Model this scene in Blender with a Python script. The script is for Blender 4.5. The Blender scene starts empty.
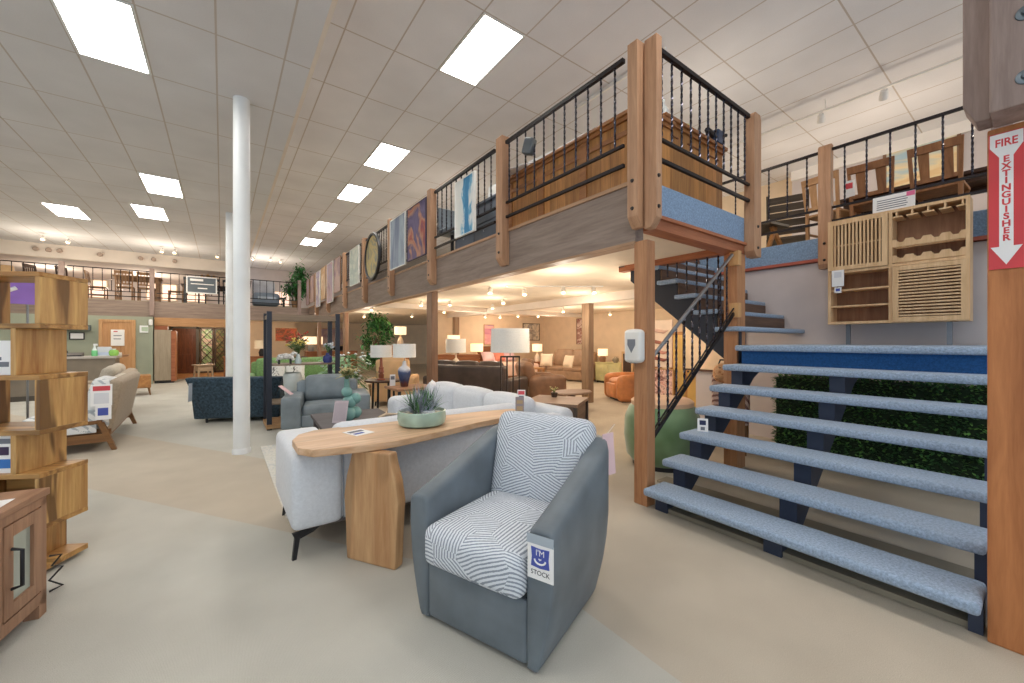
import bpy, bmesh, math, random
from mathutils import Vector, Matrix, Euler
random.seed(7)
R = math.radians
PI = math.pi
C = bpy.context.scene.collection
scene = bpy.context.scene

# ------------------------------------------------------------------ materials
def lin(c):
    return tuple(((v/255)/12.92 if v/255 <= .04045 else ((v/255+.055)/1.055)**2.4) for v in c) + (1,)

class NT:
    """small node-tree helper"""
    def __init__(s, name):
        s.m = bpy.data.materials.new(name); s.m.use_nodes = True
        s.t = s.m.node_tree; s.n = s.t.nodes; s.l = s.t.links
        s.p = s.n['Principled BSDF']
    def add(s, typ, ins=None, **kw):
        n = s.n.new(typ)
        for k, v in kw.items(): setattr(n, k, v)
        for k, v in (ins or {}).items():
            if hasattr(v, 'links') or isinstance(v, bpy.types.NodeSocket): s.l.new(v, n.inputs[k])
            else: n.inputs[k].default_value = v
        return n
    def math(s, op, a, b=None, c=None, clamp=False):
        n = s.n.new('ShaderNodeMath'); n.operation = op; n.use_clamp = clamp
        for i, v in enumerate((a, b, c)):
            if v is None: continue
            if isinstance(v, bpy.types.NodeSocket): s.l.new(v, n.inputs[i])
            else: n.inputs[i].default_value = v
        return n.outputs[0]
    def coord(s, scale=(1, 1, 1), rot=(0, 0, 0), kind='Object'):
        tc = s.n.new('ShaderNodeTexCoord')
        mp = s.n.new('ShaderNodeMapping'); mp.inputs['Scale'].default_value = scale; mp.inputs['Rotation'].default_value = rot
        s.l.new(tc.outputs[kind], mp.inputs['Vector']); return mp.outputs[0]
    def noise(s, vec, scale, detail=3, rough=.5, dist=0):
        n = s.add('ShaderNodeTexNoise', {'Vector': vec, 'Scale': scale, 'Detail': detail, 'Roughness': rough, 'Distortion': dist})
        return n.outputs['Fac']
    def ramp(s, fac, stops):
        n = s.n.new('ShaderNodeValToRGB'); e = n.color_ramp.elements
        while len(e) < len(stops): e.new(.5)
        for i, (p, c) in enumerate(stops): e[i].position = p; e[i].color = lin(c)
        s.l.new(fac, n.inputs[0]); return n.outputs[0]
    def mix(s, fac, a, b, blend='MIX'):
        n = s.n.new('ShaderNodeMix'); n.data_type = 'RGBA'; n.blend_type = blend
        for idx, v in ((0, fac), (6, a), (7, b)):
            if isinstance(v, bpy.types.NodeSocket): s.l.new(v, n.inputs[idx])
            elif idx == 0: n.inputs[0].default_value = v
            else: n.inputs[idx].default_value = lin(v)
        return n.outputs[2]
    def bump(s, h, strength=.2, dist=.01):
        n = s.add('ShaderNodeBump', {'Height': h, 'Strength': strength, 'Distance': dist})
        s.l.new(n.outputs[0], s.p.inputs['Normal'])
    def out(s, col=None, rough=.6, metal=0, spec=.5):
        if col is not None:
            if isinstance(col, bpy.types.NodeSocket): s.l.new(col, s.p.inputs['Base Color'])
            else: s.p.inputs['Base Color'].default_value = lin(col)
        s.p.inputs['Roughness'].default_value = rough; s.p.inputs['Metallic'].default_value = metal
        s.p.inputs['Specular IOR Level'].default_value = spec
        return s.m

MC = {}
def plain(name, c, rough=.6, metal=0, spec=.5, var=.06, vs=3):
    """painted / moulded surface with a faint mottling"""
    if name in MC: return MC[name]
    t = NT(name); v = t.noise(t.coord(), vs, 2)
    d = tuple(max(0, k*(1-var)) for k in c); b = tuple(min(255, k*(1+var)) for k in c)
    MC[name] = t.out(t.ramp(v, [(.3, d), (.7, b)]), rough, metal, spec); return MC[name]

def fabric(name, c, var=.1, sc=60, rough=.9, bump=.25):
    if name in MC: return MC[name]
    t = NT(name); co = t.coord(); v = t.noise(co, sc, 3, .7); w = t.noise(co, sc*6, 2)
    d = tuple(k*(1-var) for k in c); b = tuple(min(255, k*(1+var)) for k in c)
    t.bump(w, bump, .004)
    t.p.inputs['Sheen Weight'].default_value = .15
    MC[name] = t.out(t.ramp(v, [(.3, d), (.7, b)]), rough, 0, .2); return MC[name]

def leather(name, c, var=.1, rough=.42):
    if name in MC: return MC[name]
    t = NT(name); co = t.coord(); v = t.noise(co, 5, 3)
    n = t.add('ShaderNodeTexVoronoi', {'Vector': co, 'Scale': 220.}); t.bump(n.outputs['Distance'], .12, .002)
    d = tuple(k*(1-var) for k in c); b = tuple(min(255, k*(1+var)) for k in c)
    MC[name] = t.out(t.ramp(v, [(.3, d), (.7, b)]), rough, 0, .5); return MC[name]

def wood(name, base, dark, axis='Z', sc=1., rough=.5, plank=0, pax=None, knots=0., spread=(.32, .72)):
    """grain stretched along axis; optional plank-wise tint; optional dark heartwood streaks"""
    if name in MC: return MC[name]
    t = NT(name); k = {'X': (.9, 11, 11), 'Y': (11, .9, 11), 'Z': (11, 11, .9)}[axis]
    co = t.coord(tuple(v*sc for v in k))
    n1 = t.noise(co, 1.6, 5, .6, .6); n2 = t.noise(co, 7, 3, .6, .3)
    f = t.math('ADD', t.math('MULTIPLY', n1, .75), t.math('MULTIPLY', n2, .25))
    col = t.ramp(f, [(spread[0], dark), (spread[1], base)])
    if knots:
        k2 = {'X': (.8, 5, 5), 'Y': (5, .8, 5), 'Z': (5, 5, .8)}[axis]
        h = t.noise(t.coord(tuple(v*sc for v in k2)), 1.1, 2, .5, 1.2)
        hk = t.ramp(h, [(.51, (0, 0, 0)), (.57, (255, 255, 255))])
        col = t.mix(t.math('MULTIPLY', hk, knots), col, tuple(v*.62 for v in dark))
    if plank:
        sx = t.add('ShaderNodeSeparateXYZ', {0: t.coord()}).outputs[{'X': 0, 'Y': 1, 'Z': 2}[pax]]
        q = t.math('DIVIDE', sx, plank); fl = t.math('FLOOR', q)
        wn = t.add('ShaderNodeTexWhiteNoise', {'W': fl}, noise_dimensions='1D').outputs['Value']
        fr = t.math('FRACT', q); gap = t.math('LESS_THAN', fr, .03)
        tint = t.math('MULTIPLY_ADD', wn, .4, .75)
        hs = t.add('ShaderNodeHueSaturation', {'Color': col, 'Value': tint})
        col = t.mix(t.math('MULTIPLY', gap, .7), hs.outputs[0], tuple(v*.4 for v in dark))
    t.bump(n2, .1, .003)
    MC[name] = t.out(col, rough, 0, .4); return MC[name]

def emit(name, c, s):
    if name in MC: return MC[name]
    t = NT(name); t.p.inputs['Emission Color'].default_value = lin(c); t.p.inputs['Emission Strength'].default_value = s
    MC[name] = t.out(c, .6); return MC[name]

def glass(name, c=(255, 255, 255), rough=.02):
    if name in MC: return MC[name]
    t = NT(name); t.p.inputs['Transmission Weight'].default_value = 1; t.p.inputs['IOR'].default_value = 1.3
    MC[name] = t.out(c, rough); return MC[name]

def stripes_mat(name, light, dark, cell=9., freq=210., duty=.35, rough=.9):
    """patches of parallel stitched lines, each patch turned its own way"""
    t = NT(name); co = t.coord()
    dn = t.add('ShaderNodeTexNoise', {'Vector': co, 'Scale': 7., 'Detail': 1.})
    wob = t.add('ShaderNodeMixRGB', {0: .014, 1: co, 2: dn.outputs['Color']})
    vo = t.add('ShaderNodeTexVoronoi', {'Vector': co, 'Scale': cell})
    r = t.add('ShaderNodeSeparateColor', {0: vo.outputs['Color']})
    ang = t.math('MULTIPLY', r.outputs[0], 6.28)
    s = t.add('ShaderNodeSeparateXYZ', {0: wob.outputs[0]})
    # use the two in-plane directions x and (y+z)
    yz = t.math('ADD', s.outputs[1], s.outputs[2])
    u = t.math('ADD', t.math('MULTIPLY', s.outputs[0], t.math('COSINE', ang)), t.math('MULTIPLY', yz, t.math('SINE', ang)))
    w = t.math('SINE', t.math('MULTIPLY', u, freq))
    br = t.noise(co, 90, 2)
    m = t.math('GREATER_THAN', t.math('ADD', w, t.math('MULTIPLY', t.math('SUBTRACT', br, .5), 1.6)), duty)
    col = t.mix(m, light, dark)
    t.bump(t.noise(co, 300, 2), .3, .003)
    MC[name] = t.out(col, rough, 0, .2); return MC[name]

def art(name, cols, sc=2.2, dist=1.5, seed=0., axis_scale=(1, 1, 1)):
    """abstract painted canvas"""
    t = NT(name); tc = t.add('ShaderNodeTexCoord'); mp = t.add('ShaderNodeMapping', {'Vector': tc.outputs['Object'], 'Location': (seed, seed*.7, seed*.3), 'Scale': axis_scale})
    n = t.noise(mp.outputs[0], sc, 4, .55, dist)
    st = [(.28+.44*i/(len(cols)-1), c) for i, c in enumerate(cols)]
    MC[name] = t.out(t.ramp(n, st), .7, 0, .3); return MC[name]

# ------------------------------------------------------------------ mesh builder
class MB:
    def __init__(s, M=None): s.bm = bmesh.new(); s.M = M or Matrix()
    def _xf(s, vs, M):
        m = s.M @ M if M is not None else s.M
        for v in vs: v.co = m @ v.co
    def box(s, x0, x1, y0, y1, z0, z1, bev=0, M=None, seg=2):
        b = bmesh.new(); bmesh.ops.create_cube(b, size=1)
        for v in b.verts: v.co = Vector(((x0+x1)/2+v.co.x*(x1-x0), (y0+y1)/2+v.co.y*(y1-y0), (z0+z1)/2+v.co.z*(z1-z0)))
        if bev: bmesh.ops.bevel(b, geom=b.edges[:], offset=bev, segments=seg, profile=.6, affect='EDGES')
        return s._join(b, M)
    def _join(s, b, M=None):
        s._xf(b.verts, M)
        mp = {v: s.bm.verts.new(v.co) for v in b.verts}
        for f in b.faces:
            try: s.bm.faces.new([mp[v] for v in f.verts])
            except ValueError: pass
        b.free(); return s
    def tube(s, pts, r, n=10, closed=False, M=None, cap=True):
        b = bmesh.new(); P = [Vector(p) for p in pts]; rs = r if isinstance(r, (list, tuple)) else [r]*len(P)
        rings = []; up = None
        for i, p in enumerate(P):
            a = P[i-1] if (i or closed) else p; c = P[(i+1) % len(P)] if (i < len(P)-1 or closed) else p
            d = (c-a).normalized()
            if up is None:
                up = Vector((0, 0, 1)) if abs(d.z) < .95 else Vector((0, 1, 0))
            sd = d.cross(up).normalized(); up = sd.cross(d).normalized()
            rings.append([b.verts.new(p+(sd*math.cos(2*PI*k/n)+up*math.sin(2*PI*k/n))*rs[i]) for k in range(n)])
        m = len(rings)
        for i in range(m if closed else m-1):
            for k in range(n): b.faces.new((rings[i][k], rings[i][(k+1) % n], rings[(i+1) % m][(k+1) % n], rings[(i+1) % m][k]))
        if cap and not closed: b.faces.new(rings[0][::-1]); b.faces.new(rings[-1])
        return s._join(b, M)
    def bar(s, p0, p1, w, h, up=(0, 0, 1), M=None):
        """rectangular bar from p0 to p1, w across, h along up"""
        p0, p1 = Vector(p0), Vector(p1); d = (p1-p0).normalized(); u = Vector(up)
        if abs(d.dot(u)) > .98: u = Vector((0, 1, 0))
        sd = d.cross(u).normalized(); u = sd.cross(d).normalized(); b = bmesh.new()
        q = [b.verts.new(p+sd*a*w/2+u*c*h/2) for p in (p0, p1) for a, c in ((-1, -1), (1, -1), (1, 1), (-1, 1))]
        for f in ((0, 1, 2, 3), (7, 6, 5, 4), (0, 4, 5, 1), (1, 5, 6, 2), (2, 6, 7, 3), (3, 7, 4, 0)): b.faces.new([q[i] for i in f])
        bmesh.ops.recalc_face_normals(b, faces=b.faces[:])
        return s._join(b, M)
    def lathe(s, prof, c=(0, 0, 0), n=24, M=None):
        b = bmesh.new(); rings = []
        for r, z in prof:
            if r < 1e-5: rings.append([b.verts.new((c[0], c[1], c[2]+z))])
            else: rings.append([b.verts.new((c[0]+r*math.cos(2*PI*k/n), c[1]+r*math.sin(2*PI*k/n), c[2]+z)) for k in range(n)])
        for A, B in zip(rings, rings[1:]):
            for k in range(n):
                a0, a1 = A[k % len(A)], A[(k+1) % len(A)]; b0, b1 = B[k % len(B)], B[(k+1) % len(B)]
                f = []
                for v in (a0, a1, b1, b0):
                    if v not in f: f.append(v)
                if len(f) > 2: b.faces.new(f)
        return s._join(b, M)
    def prism(s, poly, ax, d0, d1, M=None, bev=0):
        """2-D polygon pushed along axis ax from d0 to d1; poly in the other two axes in order"""
        b = bmesh.new()
        def mk(u, v, d): return {'X': (d, u, v), 'Y': (u, d, v), 'Z': (u, v, d)}[ax]
        A = [b.verts.new(mk(u, v, d0)) for u, v in poly]; B = [b.verts.new(mk(u, v, d1)) for u, v in poly]
        n = len(poly); b.faces.new(A[::-1]); b.faces.new(B)
        for i in range(n): b.faces.new((A[i], A[(i+1) % n], B[(i+1) % n], B[i]))
        bmesh.ops.recalc_face_normals(b, faces=b.faces[:])
        if bev: bmesh.ops.bevel(b, geom=b.edges[:], offset=bev, segments=2, profile=.6, affect='EDGES')
        return s._join(b, M)
    def soft(s, cx, cy, cz, w, d, h, r=.05, puff=(0, 0, 0), M=None, k=3, m=4):
        """rounded upholstered block; puff bulges the faces along x, y, z"""
        hx, hy, hz = w/2, d/2, h/2; r = min(r, hx*.99, hy*.99, hz*.99); b = bmesh.new()
        def samp(hh):
            a = [-hh + r*(1-math.cos(PI/2*i/k)) for i in range(k)]
            c = [(-hh+r)+(2*hh-2*r)*i/m for i in range(m+1)]
            return a + c + [-v for v in a[::-1]]
        X, Y, Z = samp(hx), samp(hy), samp(hz); mp = {}
        def vert(x, y, z):
            key = (round(x, 5), round(y, 5), round(z, 5))
            if key in mp: return mp[key]
            p = Vector((x, y, z)); q = Vector((max(-hx+r, min(hx-r, x)), max(-hy+r, min(hy-r, y)), max(-hz+r, min(hz-r, z))))
            dd = p-q
            if dd.length > 1e-9: p = q+dd.normalized()*r
            u, v, w_ = x/hx, y/hy, z/hz
            p.x += puff[0]*u*(1-v*v)*(1-w_*w_); p.y += puff[1]*v*(1-u*u)*(1-w_*w_); p.z += puff[2]*w_*(1-u*u)*(1-v*v)
            mp[key] = b.verts.new(p+Vector((cx, cy, cz))); return mp[key]
        def face(L1, L2, f, flip):
            for i in range(len(L1)-1):
                for j in range(len(L2)-1):
                    q = [f(L1[i], L2[j]), f(L1[i+1], L2[j]), f(L1[i+1], L2[j+1]), f(L1[i], L2[j+1])]
                    if flip: q = q[::-1]
                    u = []
                    for v in q:
                        if v not in u: u.append(v)
                    if len(u) > 2:
                        try: b.faces.new(u)
                        except ValueError: pass
        face(X, Y, lambda x, y: vert(x, y, hz), False); face(X, Y, lambda x, y: vert(x, y, -hz), True)
        face(X, Z, lambda x, z: vert(x, -hy, z), False); face(X, Z, lambda x, z: vert(x, hy, z), True)
        face(Y, Z, lambda y, z: vert(hx, y, z), False); face(Y, Z, lambda y, z: vert(-hx, y, z), True)
        return s._join(b, M)
    def pillow(s, w, h, t, M=None, n=12):
        """scatter cushion lying in the x-z plane, thickness along y"""
        b = bmesh.new()
        for sg in (1, -1):
            g = [[None]*(n+1) for _ in range(n+1)]
            for i in range(n+1):
                for j in range(n+1):
                    u, v = -1+2*i/n, -1+2*j/n
                    pin = 1-.07*(u*u*v*v)
                    th = t/2*max(0, (1-u**4))**.6*max(0, (1-v**4))**.6
                    sx = 1-.06*(1-abs(v)**2)*abs(u); sz = 1-.06*(1-abs(u)**2)*abs(v)
                    g[i][j] = b.verts.new((u*w/2*sx*1.0, sg*th, v*h/2*sz))
            for i in range(n):
                for j in range(n):
                    q = [g[i][j], g[i+1][j], g[i+1][j+1], g[i][j+1]]
                    b.faces.new(q if sg < 0 else q[::-1])
        bmesh.ops.remove_doubles(b, verts=b.verts[:], dist=1e-5)
        return s._join(b, M)
    def leaf(s, base, d, L, w, bend=.3, up=(0, 0, 1)):
        """one pointed leaf: base point, direction, length, width"""
        d = Vector(d).normalized(); sd = d.cross(Vector(up))
        sd = sd.normalized() if sd.length > 1e-3 else Vector((1, 0, 0)); nn = sd.cross(d).normalized()
        p = Vector(base); q = []
        for t, ww in ((0, .12), (.35, 1), (.7, .75), (1, .02)):
            c = p+d*L*t-nn*0+Vector((0, 0, -bend*L*t*t))
            q.append((s.bm.verts.new(s.M @ (c-sd*w/2*ww)), s.bm.verts.new(s.M @ (c+sd*w/2*ww+nn*w*.12))))
        for (a, b_), (c, e) in zip(q, q[1:]): s.bm.faces.new((a, b_, e, c))
        return s
    def build(s, name, mat, parent=None, smooth=40):
        me = bpy.data.meshes.new(name)
        s.bm.to_mesh(me); s.bm.free()
        o = bpy.data.objects.new(name, me); C.objects.link(o)
        if mat is not None: me.materials.append(mat)
        if smooth:
            me.polygons.foreach_set('use_smooth', [True]*len(me.polygons)); me.set_sharp_from_angle(angle=R(smooth))
        if parent: o.parent = parent
        return o

def T(x=0, y=0, z=0, rx=0, ry=0, rz=0): return Matrix.Translation((x, y, z)) @ Euler((rx, ry, rz)).to_matrix().to_4x4()

def tag(o, label, cat, group=None, kind=None):
    if label: o['label'] = label
    if cat: o['category'] = cat
    if group: o['group'] = group
    if kind: o['kind'] = kind
    return o
def thing(name, label, cat, loc=(0, 0, 0), rz=0, group=None):
    o = bpy.data.objects.new(name, None); C.objects.link(o); o.empty_display_size = .1
    o.location = loc; o.rotation_euler = (0, 0, rz); return tag(o, label, cat, group)
def struct(o): o['kind'] = 'structure'; return o
def kids(o): return [c for c in bpy.data.objects if c.parent == o]
def dup(root, label, loc, rz=None, group=None):
    r = root.copy(); C.objects.link(r); r.location = loc; r['label'] = label
    if rz is not None: r.rotation_euler = (0, 0, rz)
    if group: r['group'] = group
    for ch in kids(root):
        c = ch.copy(); C.objects.link(c); c.parent = r
        for g in kids(ch):
            d = g.copy(); C.objects.link(d); d.parent = c
    return r

def text_obj(name, s, size, mat, parent, M, depth=.001, align='CENTER', sx=1., bold=0.):
    """lettering as a mesh"""
    cu = bpy.data.curves.new(name, 'FONT'); cu.body = s; cu.size = size; cu.extrude = depth; cu.align_x = align; cu.offset = bold; cu.align_y = 'CENTER'
    o = bpy.data.objects.new(name, cu); C.objects.link(o)
    dg = bpy.context.evaluated_depsgraph_get(); me = bpy.data.meshes.new_from_object(o.evaluated_get(dg))
    bpy.data.objects.remove(o); bpy.data.curves.remove(cu)
    me.transform(M @ Matrix.Diagonal((sx, 1, 1, 1))); me.materials.clear(); me.materials.append(mat)
    r = bpy.data.objects.new(name, me); C.objects.link(r); r.parent = parent; return r
FX = Matrix(((0, 0, -1, 0), (-1, 0, 0, 0), (0, 1, 0, 0), (0, 0, 0, 1)))   # lettering facing -X: text right -> -Y, up -> Z
FY = Matrix(((1, 0, 0, 0), (0, 0, -1, 0), (0, 1, 0, 0), (0, 0, 0, 1)))    # lettering facing -Y: text right -> +X
# ------------------------------------------------------------------ palette
W_POST = wood('cedar_post', (200, 148, 106), (160, 108, 72), 'Z', 1.2)
W_RAILPOST = wood('cedar_rail_post', (200, 158, 124), (164, 122, 92), 'Z', 1.2)
W_FASCIA = wood('weathered_beam', (164, 146, 134), (126, 110, 100), 'Y', .8, .7)
W_FASCIA_X = wood('weathered_beam_cross', (164, 146, 134), (126, 110, 100), 'X', .8, .7)
W_TRIM = wood('red_cedar_trim', (190, 122, 84), (146, 84, 54), 'X', 1, .5)
W_TRIMY = wood('red_cedar_trim_long', (190, 122, 84), (146, 84, 54), 'Y', 1, .5)
W_GREYPOST = wood('greyed_beam', (172, 152, 144), (132, 114, 108), 'Z', .9, .7)
IRON = plain('black_iron', (40, 36, 38), .45, .6)
BLACK = plain('black_satin', (28, 28, 32), .45)
STEEL = plain('brushed_steel', (150, 152, 156), .35, .9)
DKMETAL = plain('charcoal_metal', (52, 56, 66), .45, .4)
WHITE_P = plain('white_paint', (232, 234, 234), .45, var=.02)
CANWHITE = plain('white_enamel', (235, 232, 226), .4, var=.02)
BLUECARPET = fabric('blue_stair_carpet', (150, 168, 190), .14, 70, .95, .5)
NAVY = plain('navy_stringer_paint', (52, 62, 84), .5)
NAVYC = fabric('deep_blue_carpet', (38, 84, 138), .12, 70, .95, .4)
PAPER = plain('white_paper', (240, 238, 236), .7, var=.02)
PRINTGREY = plain('grey_print', (120, 122, 130), .8)
RED = plain('print_red', (205, 70, 78), .6)
BLUEINK = plain('print_blue', (72, 86, 168), .6)
PINK = plain('pale_pink_card', (226, 196, 200), .7)
MAUVE = plain('mauve_wall_paint', (200, 190, 188), .85, var=.02)
TAN = plain('tan_wall_paint', (224, 202, 174), .85, var=.02)
SAGE = plain('sage_wall_paint', (158, 164, 146), .85, var=.02)
CREAM = plain('cream_paint', (226, 208, 184), .85, var=.02)
SOFFIT = plain('soffit_white', (228, 216, 204), .85, var=.02)

# carpet: two tones of beige laid in angled strips, fine ribbed pile
def carpet():
    t = NT('beige_carpet'); tc = t.add('ShaderNodeTexCoord'); s = t.add('ShaderNodeSeparateXYZ', {0: tc.outputs['Object']})
    x, y = s.outputs[0], s.outputs[1]
    def side(ax, ay, bx, by):     # >0 on the left of a->b
        nx, ny = -(by-ay), (bx-ax); k = -(nx*ax+ny*ay); L = math.hypot(nx, ny)
        return t.math('ADD', t.math('ADD', t.math('MULTIPLY', x, nx/L), t.math('MULTIPLY', y, ny/L)), k/L)
    a = side(-1.06, 5.58, .357, 3.48)          # seam running in front of the left column
    b = t.math('SUBTRACT', x, 1.565)           # seam by the stairs
    c = side(-.73, 7.67, .34, 5.84)            # far side of the darker walkway
    ra = t.math('GREATER_THAN', a, 0); rb = t.math('GREATER_THAN', b, 0); rc = t.math('LESS_THAN', c, 0)
    band = t.math('MULTIPLY', ra, rc)
    d = t.math('MAXIMUM', band, rb)
    v = t.noise(tc.outputs['Object'], 2.2, 3); f = t.noise(tc.outputs['Object'], 240, 2, .7)
    g = t.math('ADD', t.math('MULTIPLY', v, .35), t.math('MULTIPLY', f, .65))
    lightc = t.ramp(g, [(.3, (178, 175, 165)), (.7, (206, 203, 193))])
    darkc = t.ramp(g, [(.3, (178, 167, 150)), (.7, (205, 194, 177))])
    col = t.mix(d, lightc, darkc)
    rib = t.add('ShaderNodeTexWave', {'Vector': tc.outputs['Object'], 'Scale': 60., 'Distortion': 2., 'Detail': 1.})
    t.bump(t.math('ADD', t.math('MULTIPLY', rib.outputs['Fac'], .5), f), .45, .004)
    return t.out(col, .95, 0, .15)
CARPET = carpet()

def ceiling_mat(name, c, ox, oy, px=.61, py=1.22, line=(194, 184, 176)):
    t = NT(name); tc = t.add('ShaderNodeTexCoord'); s = t.add('ShaderNodeSeparateXYZ', {0: tc.outputs['Object']})
    def ln(v, o, p, w):
        q = t.math('FRACT', t.math('DIVIDE', t.math('SUBTRACT', v, o-w/2), p)); return t.math('LESS_THAN', q, w/p)
    m = t.math('MAXIMUM', ln(s.outputs[0], ox, px, .018), ln(s.outputs[1], oy, py, .018))
    v = t.noise(tc.outputs['Object'], 180, 2, .7); w = t.noise(tc.outputs['Object'], 1.2, 2)
    g = t.math('ADD', t.math('MULTIPLY', v, .4), t.math('MULTIPLY', w, .6))
    d = tuple(k*.95 for k in c); b = tuple(min(255, k*1.03) for k in c)
    col = t.mix(m, t.ramp(g, [(.3, d), (.7, b)]), line)
    t.bump(v, .2, .003); return t.out(col, .9, 0, .2)
TILE_LOW = ceiling_mat('ceiling_tile_low', (220, 219, 221), -1.27, 5.04)
TILE_HIGH = ceiling_mat('ceiling_tile_high', (232, 231, 234), 2.42, 3.84)

# ------------------------------------------------------------------ room shell
ZL, ZH, DK = 4.57, 5.22, 2.85      # low ceiling, high ceiling, gallery floor
m = MB(); m.box(-10, 18, -5, 30, -.06, 0); struct(m.build('floor', CARPET, smooth=0))
m = MB(); m.box(-10, .815, -5, 19.0, ZL, ZL+.06); struct(m.build('ceiling', TILE_LOW, smooth=0))
m = MB(); m.box(.86, 16, -5, 24.2, ZH, ZH+.06); struct(m.build('ceiling_high', TILE_HIGH, smooth=0))
m = MB(); m.box(.815, .858, -5, 19.0, ZL-.004, ZH-.002); struct(m.build('trim_1', SOFFIT, smooth=0))
m = MB(); m.box(-10, .86, 19.0, 19.2, 4.14, ZH); struct(m.build('trim_2', SOFFIT, smooth=0))
m = MB(); m.box(-10, .86, 19.2, 24.2, 4.14, 4.2); struct(m.build('ceiling_recess', MAUVE, smooth=0))
# upper back wall with the sunlit blinds of its windows
m = MB(); m.box(-10, 16, 24.2, 24.4, 0, ZH+.06); struct(m.build('wall_back', MAUVE, smooth=0))
BLIND = emit('lit_window_blind', (255, 226, 208), .9)
for i, (xa, xb) in enumerate([(-6.2, -5.2), (-4.95, -4.0), (-2.75, -1.7), (-1.45, -.6), (.3, 1.0), (2.2, 2.9)]):
    w = MB(); w.box(xa, xb, 24.15, 24.2, 3.35, 4.05); o = struct(w.build('window_%d' % (i+1), BLIND, smooth=0))
    f = MB()
    for z in (3.33, 4.07): f.box(xa-.03, xb+.03, 24.12, 24.2, z-.02, z+.02)
    for x in (xa, (xa+xb)/2, xb): f.box(x-.02, x+.02, 24.12, 24.2, 3.33, 4.07)
    f.build('window_frame', CREAM, o, 0)
m = MB(); m.box(-10.1, -10, 7.0, 24.4, 0, ZH); struct(m.build('wall_left', SAGE, smooth=0))
# ground-floor sage wall below the far gallery, with its door
m = MB(); m.box(-10, -1.9, 18.2, 18.4, 0, 2.28); struct(m.build('wall_sage', SAGE, smooth=0))
m = MB(); m.box(-10, -1.88, 18.17, 18.2, 0, .1); struct(m.build('baseboard_sage', CREAM, smooth=0))
m = MB(); m.box(-2.02, -1.9, 18.15, 18.42, 0, 2.28); struct(m.build('trim_3', SAGE, smooth=0))
W_DOOR = wood('oak_door', (206, 160, 112), (176, 126, 82), 'Z', 1)
m = MB(); m.box(-3.12, -2.42, 18.14, 18.2, 0, 2.08); d = struct(m.build('door_1', W_DOOR, smooth=0))
f = MB(); f.box(-3.2, -3.12, 18.12, 18.2, 0, 2.08); f.box(-2.42, -2.34, 18.12, 18.2, 0, 2.08); f.box(-3.2, -2.34, 18.12, 18.2, 2.08, 2.16); f.build('door_frame', wood('oak_casing', (216, 172, 122), (180, 132, 88), 'Z', 1), d, 0)
h = MB(); h.tube([(-2.5, 18.14, 1.0), (-2.5, 18.08, 1.0), (-2.6, 18.08, 1.0)], .012, 8); h.build('door_handle', STEEL, d)
# hallway beyond the opening: header, dark door, side light
m = MB(); m.box(-1.9, .6, 18.5, 18.72, 1.98, 2.28); struct(m.build('trim_4', wood('header_board', (200, 158, 112), (168, 122, 80), 'X', 1), smooth=0))
m = MB(); m.box(-1.9, -1.55, 18.5, 18.72, 1.85, 2.0); struct(m.build('trim_5', W_TRIM, smooth=0))
W_DARKDOOR = wood('dark_stained_door', (122, 70, 38), (74, 38, 20), 'Z', 1, .35)
m = MB(); m.box(-1.75, -.95, 23.0, 23.08, 0, 2.02); d = struct(m.build('door_2', W_DARKDOOR, smooth=0))
f = MB(); f.box(-1.82, -1.75, 22.96, 23.1, 0, 2.1); f.box(-.95, -.84, 22.96, 23.1, 0, 2.1); f.box(-1.82, -.84, 22.96, 23.1, 2.02, 2.1); f.build('door_frame', plain('grey_casing', (86, 78, 66), .6), d, 0)
for zz in (.55, 1.45):
    p = MB(); p.box(-1.62, -1.08, 22.985, 23.0, zz-.32, zz+.32, .008); p.build('door_panel', W_DARKDOOR, d, 0)
m = MB(); m.box(-6, -1.82, 23.0, 23.1, 0, 2.6); struct(m.build('wall_hall', plain('hall_paint', (110, 84, 56), .8), smooth=0))
m = MB(); m.box(.2, 3.0, 23.0, 23.1, 0, 2.6); struct(m.build('wall_hall_right', TAN, smooth=0))
# stretch of boarded wooden floor in the hall
m = MB(); m.box(-1.85, 1.5, 19.6, 23.0, 0, .008); struct(m.build('floor_hall', wood('hall_boards', (196, 140, 86), (150, 98, 54), 'X', 1, .35, .14, 'Y'), smooth=0))

# galleries: floors, soffits, fascia beams
DECKTOP = fabric('gallery_carpet', (150, 140, 124), .1, 50)
m = MB()
m.box(2.98, 4.62, 2.09, 18.6, 2.72, DK); m.box(4.62, 16, 3.6, 18.6, 2.72, DK); m.box(6.66, 16, -4, 3.6, 2.72, DK); m.box(-10, 16, 18.62, 24.2, 2.72, DK)
struct(m.build('floor_gallery', DECKTOP, smooth=0))
SHOPCEIL = plain('warm_white_ceiling', (238, 222, 200), .85, var=.02)
m = MB(); m.box(3.08, 4.62, 2.2, 18.6, 2.52, 2.6); m.box(4.62, 16, 3.6, 18.6, 2.52, 2.6); m.box(6.7, 16, -4, 3.6, 2.52, 2.6); m.box(3.08, 16, 18.6, 24.2, 2.52, 2.6); struct(m.build('ceiling_under_gallery', SHOPCEIL, smooth=0))
m = MB(); m.box(-10, 3.08, 18.8, 24.2, 2.4, 2.48); struct(m.build('ceiling_under_far_gallery', SHOPCEIL, smooth=0))
m = MB(); m.box(2.974, 3.09, 2.2, 18.6, 2.33, DK); struct(m.build('trim_6', W_FASCIA, smooth=0))
m = MB(); m.box(2.96, 3.1, 2.2, 18.6, 2.31, 2.335); m.box(2.955, 3.1, 2.2, 18.6, DK, DK+.035); struct(m.build('trim_7', wood('pale_trim_long', (196, 158, 124), (160, 122, 92), 'Y', 1, .5), smooth=0))
m = MB(); m.box(-10, 2.98, 18.6, 18.72, 2.28, 2.82); struct(m.build('trim_8', W_FASCIA_X, smooth=0))
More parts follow.
